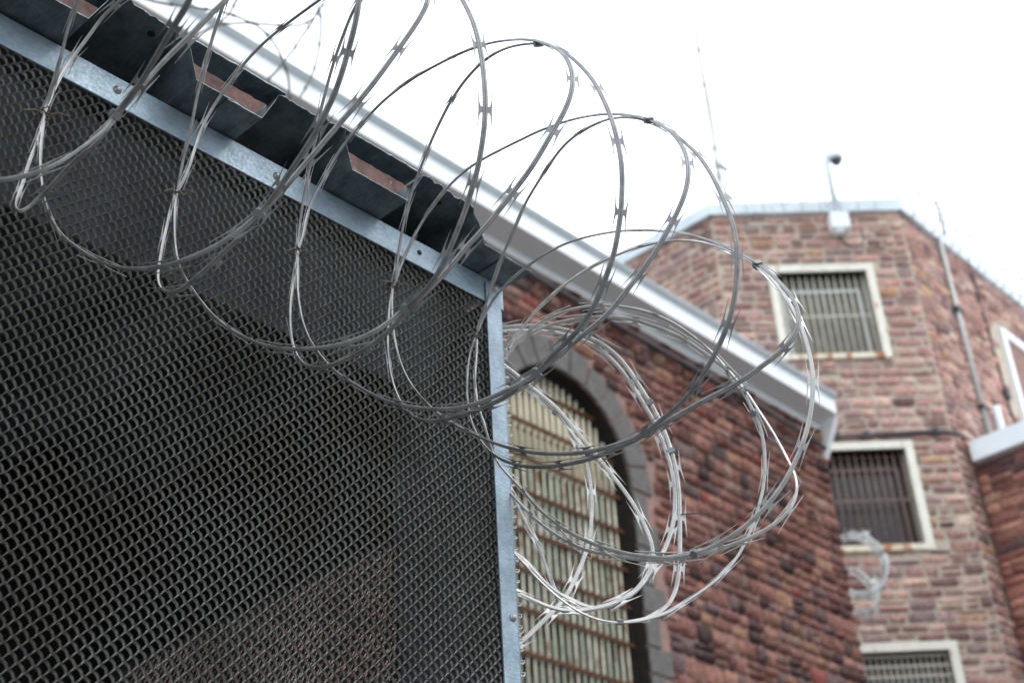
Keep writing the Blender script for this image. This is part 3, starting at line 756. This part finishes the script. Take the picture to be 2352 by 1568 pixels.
def strand(coil, key, pts, anchors, mode='x', beta=None, phase=None, center=None, p0=(1.62, 1.60), barbs=True, scale=1.0):
    """one run of tape. pts: where it was sighted; anchors: (point index, world x) or (index, bearing) that give its real depth"""
    Q, t, tk = catmull(pts); Q = smooth(Q, 2.5)
    if beta is None: beta = 35 if mode == 'x' else 4
    av = np.interp(t, [tk[i] for i, _ in anchors], [v for _, v in anchors])
    av = smooth(av[:, None], 6)[:, 0]
    P = np.empty((len(Q), 3))
    for i in range(len(Q)):
        r_ = ray(*Q[i])
        if mode == 'x': P[i] = r_ * (av[i] / r_[0])
        else:
            al = math.radians(av[i]); n_ = np.array([-math.sin(al), math.cos(al), 0]); P0 = np.array([p0[0], p0[1], 0])
            P[i] = r_ * ((P0 @ n_) / (r_ @ n_))
    if mode == 'x':
        for i in range(len(Q)):
            if P[i][1] > 1.468: r_ = ray(*Q[i]); P[i] = r_ * (1.468 / r_[1])
    if mode == 'a' and p0[1] < 1.5:
        for i in range(len(Q)):
            if P[i][1] > 1.462: r_ = ray(*Q[i]); P[i] = r_ * (1.462 / r_[1])
    P = smooth(P, 4)
    # even spacing
    d = np.r_[0, np.cumsum(np.linalg.norm(np.diff(P, axis=0), axis=1))]; L = d[-1]
    n = max(10, int(L / .006)); s = np.linspace(0, L, n); P = np.stack([np.interp(s, d, P[:, c]) for c in range(3)], 1); P = smooth(P, 1.5)
    T = np.gradient(P, axis=0); T /= np.linalg.norm(T, axis=1)[:, None]
    if center is None: C0 = np.stack([P[:, 0], np.full(n, 1.2), 1.33 - .30 * np.clip(P[:, 0] - 1.0, -.3, .8)], 1)
    else: C0 = np.tile(np.array(center), (n, 1))
    rad = P - C0; rad -= T * (rad * T).sum(1)[:, None]; rad /= np.linalg.norm(rad, axis=1)[:, None] + 1e-9
    ax = np.cross(T, rad); vd = P / np.linalg.norm(P, axis=1)[:, None]
    sg = np.sign((ax * (vd if mode != 'x' else np.array([[1, 0, 0]]))).sum(1)); sg = np.sign(sg.sum()) or 1
    ax *= sg
    be = math.radians(beta); wv = math.cos(be) * ax + math.sin(be) * rad; wv = smooth(wv, 5); wv -= T * (wv * T).sum(1)[:, None]; wv /= np.linalg.norm(wv, axis=1)[:, None]
    nv_ = np.cross(T, wv)
    ts_ = (1.12 if mode == 'x' else 1.2) * scale
    rings = np.stack([P + wv * a * .001 * ts_ + nv_ * b_ * .001 * ts_ for a, b_ in TAPE], 1)
    m_ = len(TAPE); V = rings.reshape(-1, 3); i = np.arange(n - 1); Qd = []
    for c in range(m_):
        c2 = (c + 1) % m_; Qd.append(np.stack([i * m_ + c, i * m_ + c2, (i + 1) * m_ + c2, (i + 1) * m_ + c], 1))
    me = np_mesh('wire_turn', V, np.concatenate(Qd), M_wire if mode == 'x' else M_wire2)
    o = link('wire_turn', me, coil)
    STR[key] = (P, T, wv, nv_, coil)
    if barbs:
        sp = .102 * scale; pos_ = (phase if phase is not None else random.uniform(.1, .9)) * sp
        while pos_ < L - .01:
            k = int(pos_ / L * (n - 1)); k = min(max(k, 1), n - 2); p = P[k]
            xs, ys, zz = proj(p)
            if -120 < xs[0] < PW + 120 and -120 < ys[0] < PH + 120:
                bo = bpy.data.objects.new('barb', random.choice(BARBS if mode == 'x' else BARBS2)); COL.objects.link(bo); bo.parent = o
                tw = math.radians(random.gauss(0, 4)); a_, b_ = T[k], wv[k] * math.cos(tw) + nv_[k] * math.sin(tw); c_ = np.cross(a_, b_)
                sc_ = scale * random.uniform(1.02, 1.18) * (1.06 if mode == 'x' else 1.2)
                bo.matrix_basis = Matrix(((a_[0] * sc_, b_[0] * sc_, c_[0] * sc_, p[0]), (a_[1] * sc_, b_[1] * sc_, c_[1] * sc_, p[1]), (a_[2] * sc_, b_[2] * sc_, c_[2] * sc_, p[2]), (0, 0, 0, 1)))
            pos_ += sp * random.uniform(.95, 1.05)
    return o
def clip_mesh():
    q = MB(); mm = .001
    q.box((-4.5 * mm, -5.2 * mm, -4.2 * mm), (4.5 * mm, 5.2 * mm, 3.6 * mm))
    q.box((-2.5 * mm, -7.0 * mm, -1.5 * mm), (2.5 * mm, -5.203 * mm, 2.5 * mm)); q.box((-3.2 * mm, 5.203 * mm, -4.0 * mm), (1.2 * mm, 7.2 * mm, .5 * mm))
    return q.mesh('clip', M_clip)
CLIPM = clip_mesh()
def nearest(key, px, py):
    P, T, wv, nv_, coil = STR[key]; xs, ys, _ = proj(P)
    k = int(np.argmin((xs - px * SP) ** 2 + (ys - py * SP) ** 2)); return P[k], T[k], wv[k], nv_[k], coil
def clip(key, px, py, bright=False, sc=1.0):
    p, a, b_, c, coil = nearest(key, px, py)
    o = bpy.data.objects.new('clip', CLIPM); COL.objects.link(o); o.parent = coil
    off = np.array(coil.location); c = np.cross(a, b_)
    o.matrix_basis = Matrix(((a[0] * sc, b_[0] * sc, c[0] * sc, p[0] - off[0]), (a[1] * sc, b_[1] * sc, c[1] * sc, p[1] - off[1]), (a[2] * sc, b_[2] * sc, c[2] * sc, p[2] - off[2]), (0, 0, 0, 1)))
coil1 = thing('razor_wire_coil', (1.2, 1.2, 1.3), 'big near razor wire coil looped along the top of the mesh panel', 'razor wire', 'razor wire coils round the enclosure')
# hidden ends of the loops above the picture
strand(coil1, 'L2', [(1192, 993), (1195, 925), (1212, 806), (1233, 704), (1246, 626), (1267, 545), (1285, 430), (1301, 374), (1325, 282), (1355, 190), (1385, 110), (1400, 71), (1420, 27), (1444, -10), (1510, -120), (1600, -195), (1690, -190), (1780, -110), (1849, 0), (1890, 78), (1910, 146), (1925, 218), (1934, 289), (1941, 374), (1941, 452), (1936, 530), (1924, 600), (1916, 658), (1890, 746), (1863, 838), (1829, 923), (1795, 1008), (1758, 1086), (1704, 1160), (1618, 1236), (1591, 1260), (1540, 1301), (1472, 1341), (1404, 1365), (1336, 1386), (1268, 1394), (1212, 1396), (1131, 1397), (1042, 1376), (974, 1349), (906, 1308), (855, 1267), (811, 1216), (770, 1158), (736, 1111), (712, 1053), (699, 968), (697, 900), (698, 840), (702, 789), (709, 765)],
       [(0, 1.143), (15, 1.03), (34, 1.143), (54, .916)], phase=.12)
strand(coil1, 'R2', [(1192, 993), (1199, 986), (1219, 884), (1246, 806), (1280, 745), (1321, 663), (1362, 595), (1417, 530), (1485, 452), (1536, 401), (1604, 347), (1672, 299), (1740, 265), (1808, 228), (1876, 200), (1927, 180), (2012, 163), (2097, 157), (2150, 163), (2202, 180), (2243, 202), (2270, 233), (2287, 270), (2294, 311), (2287, 372), (2270, 423), (2243, 474), (2212, 525), (2168, 603), (2120, 680), (2063, 755), (2000, 835), (1931, 920), (1863, 990), (1800, 1070), (1744, 1130), (1700, 1175), (1640, 1232), (1595, 1285), (1540, 1338), (1472, 1389), (1404, 1427), (1336, 1457), (1268, 1476), (1217, 1467), (1190, 1430), (1171, 1380), (1161, 1325), (1160, 1274), (1161, 1206), (1175, 1121), (1185, 1040), (1192, 1005)],
       [(0, 1.143), (18, 1.243), (37, 1.143), (52, 1.143)], phase=.5)
strand(coil1, 'L3', [(1575, 1144), (1581, 1110), (1595, 1008), (1608, 923), (1632, 821), (1652, 753), (1683, 671), (1710, 600), (1740, 530), (1774, 459), (1815, 384), (1859, 323), (1910, 265), (1961, 224), (2029, 190), (2097, 177), (2150, 172), (2215, 185), (2270, 215), (2318, 260), (2372, 318), (2406, 382), (2433, 440), (2457, 508), (2471, 569), (2485, 636), (2489, 704), (2488, 772), (2485, 840), (2473, 925), (2453, 1029), (2422, 1111), (2395, 1189), (2358, 1257), (2310, 1325), (2259, 1376), (2208, 1424), (2143, 1495), (2089, 1531), (2004, 1572), (1902, 1616), (1800, 1637), (1700, 1634), (1640, 1627), (1574, 1614), (1506, 1586), (1438, 1549), (1370, 1508), (1319, 1467), (1275, 1413), (1234, 1355), (1210, 1287), (1195, 1206), (1188, 1138), (1192, 1050), (1192, 1005)],
       [(0, 1.344), (16, 1.243), (37, 1.344), (55, 1.143)], phase=.3)
strand(coil1, 'R3', [(1575, 1144), (1591, 1105), (1608, 1042), (1635, 991), (1659, 940), (1686, 889), (1710, 855), (1744, 804), (1812, 726), (1880, 668), (1931, 637), (2000, 600), (2100, 552), (2168, 518), (2236, 495), (2304, 474), (2389, 459), (2474, 456), (2542, 466), (2593, 478), (2644, 498), (2695, 535), (2733, 588), (2750, 626), (2755, 687), (2750, 745), (2733, 796), (2706, 857), (2672, 918), (2645, 969), (2604, 1031), (2548, 1111), (2497, 1172), (2446, 1240), (2378, 1301), (2327, 1342), (2276, 1386), (2210, 1440), (2143, 1500), (2072, 1558), (1970, 1613), (1868, 1654), (1800, 1671), (1720, 1688), (1655, 1672), (1615, 1632), (1591, 1586), (1574, 1542), (1561, 1491), (1554, 1440), (1550, 1372), (1553, 1290), (1558, 1219), (1571, 1150)],
       [(0, 1.344), (19, 1.443), (38, 1.344), (53, 1.344)], phase=.72)
strand(coil1, 'L4', [(1905, 1340), (1919, 1291), (1946, 1206), (1970, 1138), (1990, 1077), (2011, 1019), (2038, 958), (2065, 900), (2092, 830), (2150, 732), (2216, 631), (2253, 583), (2304, 539), (2355, 508), (2406, 484), (2457, 471), (2542, 471), (2593, 482), (2678, 518), (2729, 563), (2774, 599), (2825, 663), (2859, 721), (2890, 789), (2920, 861), (2941, 929), (2949, 1000), (2949, 1068), (2946, 1136), (2935, 1211), (2915, 1289), (2888, 1357), (2850, 1435), (2806, 1510), (2772, 1561), (2704, 1629), (2636, 1687), (2578, 1735), (2480, 1773), (2378, 1803), (2276, 1814), (2174, 1814), (2072, 1800), (1970, 1769), (1885, 1732), (1800, 1688), (1710, 1617), (1659, 1559), (1625, 1508), (1598, 1440), (1581, 1372), (1571, 1304), (1567, 1202), (1571, 1150)],
       [(0, 1.542), (17, 1.443), (37, 1.542), (53, 1.344)], phase=.2)
strand(coil1, 'R4', [(1905, 1340), (1925, 1295), (1946, 1240), (1984, 1182), (2038, 1124), (2106, 1067), (2174, 1019), (2259, 975), (2344, 948), (2446, 928), (2553, 920), (2638, 923), (2740, 934), (2808, 952), (2876, 976), (2959, 1014), (3031, 1054), (3095, 1105), (3146, 1160), (3187, 1221), (3201, 1272), (3194, 1316), (3163, 1367), (3129, 1401), (3078, 1442), (3010, 1490), (2942, 1538), (2840, 1588), (2772, 1626), (2704, 1663), (2636, 1704), (2578, 1738), (2530, 1765), (2444, 1803), (2376, 1830), (2274, 1856), (2206, 1865), (2138, 1868), (2070, 1861), (2002, 1837), (1951, 1800), (1915, 1752), (1885, 1690), (1870, 1610), (1868, 1542), (1870, 1474), (1880, 1406), (1894, 1365), (1905, 1345)],
       [(0, 1.542), (16, 1.64), (31, 1.542), (48, 1.542)], phase=.6)
strand(coil1, 'R1', [(709, 765), (746, 700), (777, 600), (801, 524), (845, 439), (889, 374), (957, 279), (1008, 218), (1076, 153), (1144, 99), (1212, 48), (1280, 0), (1400, -90), (1540, -175), (1640, -190), (1705, -120), (1718, -40), (1716, 5), (1689, 58), (1638, 136), (1570, 231), (1502, 323), (1434, 408), (1400, 446), (1355, 500), (1314, 544), (1263, 609), (1212, 663), (1144, 748), (1093, 803), (1039, 862), (1008, 900), (985, 925), (940, 968), (872, 1033), (804, 1094), (736, 1152), (685, 1176), (650, 1183), (631, 1160), (627, 1121), (637, 1053), (651, 968), (668, 900), (692, 800), (709, 765)],
       [(0, .916), (14, 1.03), (30, .916), (45, .916)], phase=.4)
strand(coil1, 'L1', [(709, 765), (729, 653), (746, 578), (760, 531), (790, 374), (818, 272), (845, 170), (865, 102), (889, 34), (909, -20), (960, -200), (1080, -380), (1220, -420), (1350, -350), (1420, -180), (1437, 0), (1425, 80), (1405, 160), (1383, 240), (1358, 323), (1325, 408), (1290, 475), (1275, 510), (1229, 585), (1161, 687), (1093, 786), (1039, 854), (940, 935), (872, 980), (770, 1029), (697, 1055), (625, 1070), (552, 1078), (465, 1070), (377, 1035), (306, 990), (238, 935), (204, 881), (180, 813), (165, 721), (158, 636), (165, 550), (178, 470)],
       [(0, .916), (12, .82), (26, .916), (42, .70)], phase=.8)
strand(coil1, 'R0', [(178, 450), (232, 325), (290, 232), (360, 139), (418, 58), (488, 0), (700, -220), (900, -360), (1060, -380), (1090, -300), (1040, -180), (906, 0), (842, 58), (755, 151), (668, 232), (581, 331), (520, 400), (459, 467), (430, 515), (357, 599), (306, 636), (238, 711), (170, 782), (102, 840), (60, 868), (45, 850), (60, 810), (82, 762), (116, 646), (143, 585), (170, 500), (178, 460)],
       [(0, .70), (8, .82), (17, .70), (31, .70)], phase=.3)
strand(coil1, 'L0', [(172, 455), (221, 319), (250, 203), (279, 87), (314, 0), (380, -250), (500, -450), (650, -500), (760, -350), (790, -150), (761, 0), (714, 75), (639, 203), (552, 348), (459, 463), (435, 500), (357, 568), (272, 629), (187, 677), (102, 704), (0, 724), (-150, 715)],
       [(0, .70), (7, .60), (14, .70), (21, .55)], phase=.55)
for key, a, b_ in (('L3', 2150, 168), ('R3', 2593, 480), ('R4', 3031, 1057), ('L1', 1039, 857), ('L2', 1618, 1238), ('L3', 2143, 1497), ('L4', 2578, 1736), ('L0', 459, 465)):
    clip(key, a, b_, sc=1.15)
# second run of coil, turning the corner in front of the arched window
coil2 = thing('razor_wire_coil', (1.9, 1.3, 1.3), 'bright razor wire loops hanging past the corner post before the arched window', 'razor wire', 'razor wire coils round the enclosure')
C2 = (1.80, 1.25, 1.12)
al = 'a'
strand(coil2, 'O5', [(2035, 1397), (2055, 1359), (2089, 1308), (2140, 1250), (2191, 1196), (2259, 1138), (2344, 1080), (2429, 1036), (2536, 993), (2621, 971), (2706, 961), (2791, 964), (2842, 976), (2934, 1012), (3031, 1060), (3078, 1102), (3129, 1170), (3173, 1238), (3207, 1306), (3224, 1364), (3241, 1425), (3252, 1493), (3252, 1568), (3245, 1636), (3228, 1721), (3201, 1799), (3163, 1884), (3112, 1966), (3061, 2029), (2993, 2094), (2925, 2145), (2857, 2182), (2779, 2216), (2704, 2230), (2602, 2228), (2512, 2215), (2410, 2188), (2342, 2161), (2274, 2127), (2206, 2079), (2138, 2018), (2087, 1956), (2036, 1902), (1985, 1845), (1960, 1780), (1936, 1691), (1916, 1640), (1902, 1589), (1897, 1538), (1900, 1487), (1905, 1430), (1907, 1360)],
       [(0, -70), (14, -82), (32, -78), (43, -88), (51, -96)], 'a', center=C2, phase=.25, p0=(1.62, 1.46))
strand(coil2, 'A5', [(1985, 1500), (2008, 1445), (2038, 1400), (2089, 1342), (2140, 1301), (2208, 1262), (2276, 1240), (2344, 1225), (2412, 1221), (2480, 1225), (2548, 1236), (2636, 1265), (2704, 1297), (2752, 1330), (2806, 1371), (2857, 1418), (2908, 1473), (2952, 1527), (2983, 1561), (3031, 1636), (3078, 1704), (3122, 1782), (3167, 1867), (3190, 1922), (3190, 1968), (3170, 2026), (3129, 2070), (3078, 2111), (3010, 2145), (2925, 2179), (2857, 2203), (2779, 2220), (2690, 2238), (2600, 2240), (2500, 2228), (2410, 2213), (2342, 2201), (2274, 2167), (2206, 2127), (2138, 2072), (2070, 2004), (2020, 1950), (1985, 1915)],
       [(0, -60), (16, -62), (31, -74), (41, -80)], 'a', center=C2, phase=.5)
strand(coil2, 'B5', [(1985, 1500), (2008, 1445), (2030, 1412), (2080, 1360), (2140, 1322), (2208, 1295), (2276, 1280), (2344, 1269), (2412, 1266), (2514, 1273), (2568, 1287), (2636, 1311), (2721, 1346), (2790, 1391), (2850, 1436), (2915, 1480), (2960, 1540), (3010, 1640), (3037, 1690), (3054, 1765), (3061, 1840), (3058, 1908), (3051, 1968), (3031, 2036), (3010, 2104), (2976, 2179), (2942, 2240), (2891, 2295), (2823, 2352), (2755, 2397), (2700, 2436), (2614, 2470), (2546, 2485), (2478, 2490), (2410, 2483), (2342, 2460), (2274, 2419), (2223, 2381), (2155, 2317), (2094, 2252), (2050, 2205), (2000, 2150)],
       [(0, -50), (16, -48), (33, -40), (40, -40)], 'a', center=C2, phase=.1)
strand(coil2, 'C5', [(1950, 1322), (2000, 1311), (2030, 1307), (2089, 1301), (2157, 1303), (2225, 1311), (2293, 1325), (2344, 1342), (2395, 1366), (2446, 1402), (2497, 1452), (2531, 1503), (2565, 1556), (2602, 1614), (2636, 1672), (2660, 1731), (2684, 1799), (2704, 1874), (2714, 1950), (2718, 2022), (2719, 2104), (2719, 2206), (2716, 2291), (2704, 2359), (2670, 2427), (2614, 2463), (2546, 2480), (2478, 2488)],
       [(0, -30), (26, -36)], 'a', center=C2, phase=.35)
strand(coil2, 'C6', [(1950, 1338), (2000, 1327), (2040, 1322), (2110, 1322), (2180, 1326), (2240, 1332), (2300, 1346), (2350, 1368), (2400, 1398), (2450, 1440), (2500, 1500), (2540, 1560), (2580, 1625), (2618, 1690), (2650, 1765), (2676, 1840), (2697, 1915), (2701, 1975), (2701, 2046), (2690, 2104), (2670, 2172), (2646, 2223), (2612, 2271), (2578, 2315), (2546, 2361), (2495, 2395), (2410, 2429), (2325, 2446), (2240, 2442), (2172, 2419), (2094, 2385), (2040, 2362), (1990, 2335)],
       [(0, -20), (30, -22)], 'a', center=C2, phase=.65)
strand(coil2, 'D5', [(1950, 1415), (2000, 1450), (2038, 1477), (2089, 1521), (2123, 1548), (2174, 1589), (2235, 1640), (2276, 1691), (2310, 1732), (2361, 1790), (2431, 1878), (2485, 1946), (2536, 2018), (2570, 2082), (2597, 2140), (2614, 2200), (2610, 2260), (2580, 2320), (2535, 2368), (2480, 2400), (2400, 2426), (2310, 2440), (2230, 2436), (2160, 2410), (2094, 2378), (2030, 2350), (1985, 2325)],
       [(0, -18), (19, -24), (26, -22)], 'a', center=C2, phase=.2)
strand(coil2, 'D6', [(1950, 1430), (2000, 1466), (2060, 1512), (2130, 1565), (2200, 1622), (2250, 1672), (2276, 1710), (2303, 1762), (2339, 1834), (2356, 1895), (2366, 1970), (2368, 2038), (2359, 2140), (2342, 2215), (2318, 2275), (2290, 2335), (2257, 2398), (2206, 2449), (2155, 2500), (2101, 2551), (2050, 2592), (1990, 2640)],
       [(0, -10), (19, -5)], 'a', center=C2, phase=.45)
strand(coil2, 'D7', [(2000, 1880), (2040, 1960), (2080, 2038), (2111, 2106), (2138, 2150), (2169, 2215), (2189, 2279), (2206, 2340), (2228, 2385), (2245, 2425)], [(0, 0), (8, 5)], 'a', center=C2, phase=.4)
strand(coil2, 'D8', [(1990, 2150), (2040, 2190), (2094, 2235), (2135, 2275), (2180, 2330), (2235, 2372), (2290, 2402), (2340, 2424), (2410, 2433), (2495, 2399), (2546, 2364), (2585, 2312)], [(0, -10), (10, -20)], 'a', center=C2, phase=.7)
for key, a, b_ in (('O5', 2779, 2216), ('B5', 2478, 2490), ('A5', 2914, 1476), ('A5', 2983, 1561), ('B5', 3018, 1652), ('C5', 2600, 1612), ('C5', 2680, 1800), ('D6', 2235, 1640), ('C6', 2495, 2395)):
    clip(key, a, b_, sc=1.1)
clip('O5', 3030, 1058, sc=1.2)
# tie wires holding the coil to the mesh
def tie(cx_, cy_, y, coil, seed, r0=.011):
    r = random.Random(seed); p0 = hit(cx_, cy_, 1, y); q = MB()
    pts = []
    for k in range(26):
        a = k * 1.1; pts.append(p0 + np.array([math.cos(a) * r0 * r.uniform(.5, 1), r.uniform(-.012, .012), math.sin(a) * r0 * r.uniform(.4, .9)]))
    q.tube(pts, .0011, 5)
    for sgn in (-1, 1):
        e = p0 + np.array([sgn * r.uniform(.018, .035), -.006, sgn * r.uniform(.0, .016)])
        q.tube([p0, (p0 + e) / 2 + np.array([0, -.004, .003]), e], .0010, 5)
    q.build('tie_wire', M_tie, coil)
for i, (a, b_) in enumerate([(176, 462), (709, 768), (1192, 1005), (1572, 1146), (1905, 1343)]): tie(a, b_, 1.468, coil1, i)
p, a_, b_, c_, _ = nearest('B5', 2700, 2436)
tq = MB(); s0_ = nearest('C5', 2712, 2062)[0]; k_ = np.linalg.norm(s0_) ; e0 = ray(2838, 2052) * (k_ * .99); tq.tube([s0_, (s0_ + e0) / 2 + np.array([0, 0, .001]), e0], .0012, 5); tq.tube([e0, e0 + np.array([.004, 0, .004]), e0 + np.array([.002, 0, -.003])], .0014, 5)
tq.build('tie_wire', M_tie, coil2)
# thinner razor wire further back over the enclosure roof
coil3 = thing('razor_wire_coil', (1.2, 3.6, 3.6), 'thin dark razor wire loops against the sky above the sawn roof edge', 'razor wire')
MFAR, _, _ = newmat('weathered_wire', (.09, .095, .085), .6, .3)
def far_strand(coil, pts, y, r=.0045, bs=.16):
    Q, t, tk = catmull(pts); P = np.array([hit(a, b_, 1, y) for a, b_ in Q]); P = smooth(P, 2)
    q = MB(); q.tube(P[::2], r, 5); o = q.build('wire_turn', MFAR, coil, smooth=True)
    d = np.r_[0, np.cumsum(np.linalg.norm(np.diff(P, axis=0), axis=1))]; s = random.uniform(.02, bs)
    while s < d[-1]:
        k = int(np.searchsorted(d, s)); k = min(max(k, 1), len(P) - 2); tt = P[k + 1] - P[k - 1]; tt /= np.linalg.norm(tt)
        b_ = np.cross(tt, [.3, .5, .8]); b_ /= np.linalg.norm(b_); c_ = np.cross(tt, b_)
        bo = bpy.data.objects.new('barb', BARBS_FAR); COL.objects.link(bo); bo.parent = o; p_ = P[k]
        bo.matrix_basis = Matrix(((tt[0], b_[0], c_[0], p_[0]), (tt[1], b_[1], c_[1], p_[1]), (tt[2], b_[2], c_[2], p_[2]), (0, 0, 0, 1)))
        s += bs * random.uniform(.85, 1.15)
    return o
BARBS_FAR = barb_mesh(9).copy(); BARBS_FAR.materials.clear(); BARBS_FAR.materials.append(MFAR)
for pts in ([(1000, -80), (947, 0), (916, 58), (882, 88), (838, 116), (784, 140), (740, 165)],
            [(830, 118), (882, 99), (940, 94), (991, 92), (1076, 99), (1161, 104), (1212, 99), (1246, 82), (1273, 51), (1301, 0), (1330, -60)],
            [(560, -10), (650, 14), (720, 22), (804, 34), (916, 56), (974, 78), (1032, 105), (1076, 146), (1107, 190), (1131, 238), (1151, 299), (1158, 357), (1160, 400)],
            [(1273, 34), (1253, 82), (1212, 139), (1178, 194), (1137, 245), (1110, 282), (1069, 322), (1030, 370)],
            [(1273, 20), (1284, 85), (1280, 153), (1270, 228), (1246, 306), (1205, 381), (1170, 440)]):
    far_strand(coil3, pts, 3.6)
# distant coils: round the end of the red wall, and along the tower coping
MPALE, _, _ = newmat('pale_wire', (.55, .56, .55), .5, .2)
def helix(coil, c0, c1, r, turns, wire, sq=(1, 1), n=18, m=MPALE, jit=.1, name='wire_turn', seed=0):
    rr = random.Random(seed); c0 = np.array(c0, float); c1 = np.array(c1, float); ax = c1 - c0; ax /= np.linalg.norm(ax)
    a = np.cross(ax, [.2, .3, .9] if abs(ax[2]) < .9 else [1, 0, 0]); a /= np.linalg.norm(a); b_ = np.cross(ax, a)
    for k in range(turns):
        pts = []; ct = rr.uniform(-jit, jit); cr = r * rr.uniform(.88, 1.1)
        for i in range(n + 1):
            t = (k + i / n) / turns; an = 2 * math.pi * i / n
            pts.append(c0 + (c1 - c0) * t + (a * math.cos(an) * sq[0] + b_ * math.sin(an) * sq[1]) * cr + ax * ct * math.sin(an))
        MB().tube(pts, wire, 5).build(name, m, coil, smooth=True)
    # blades: joined, too small to pick apart
    q = MB()
    for k in range(turns * 9):
        t = rr.random(); an = rr.uniform(0, 2 * math.pi); p_ = c0 + (c1 - c0) * t + (a * math.cos(an) * sq[0] + b_ * math.sin(an) * sq[1]) * r
        d1 = np.array([rr.uniform(-1, 1) for _ in range(3)]); d1 *= wire * 7 / np.linalg.norm(d1); d2 = np.cross(d1, ax); d2 *= wire * 1.6 / (np.linalg.norm(d2) + 1e-9)
        q.add([p_ - d1, p_ + d2, p_ + d1, p_ - d2, p_ + ax * wire], [(0, 1, 4), (1, 2, 4), (2, 3, 4), (3, 0, 4), (3, 2, 1, 0)])
    o = q.build('blades', m, coil); o['kind'] = 'stuff'
def on(px, py, d): return tp(px / SP, py / SP, d)
ca = on(1968, 1275, 24.6); cb_ = on(1962, 1400, 24.6); cb_ = np.array([ca[0], ca[1], cb_[2]])
coil4 = thing('razor_wire_coil', tuple(ca), 'bundled pale razor wire at the end of the red wall below the middle tower window', 'razor wire')
helix(coil4, on(1972, 1292, 24.0), on(1966, 1300, 25.6), .50, 5, .020, seed=3, sq=(1.0, 1.15), jit=.5)
helix(coil4, on(1975, 1350, 24.2), on(1960, 1365, 25.2), .36, 3, .018, seed=4, sq=(.9, 1.3), jit=.5)
coil5 = thing('razor_wire_coil', (27, B[1] + .2, TT + .3), 'faint razor wire coil running along the tower coping against the sky', 'razor wire')
helix(coil5, (B[0] + .2, B[1] + .1, TT + .42), (33, B[1] + .1, TT + .42), .52, 16, .014, m=M_pipe, seed=5, jit=.05)
helix(coil5, np.array([*(A + TM * .3)[:2], TT + .25]) + TN * .1, np.array([*(B - TM * .2)[:2], TT + .25]) + TN * .1, .38, 9, .014, seed=6, jit=.05)
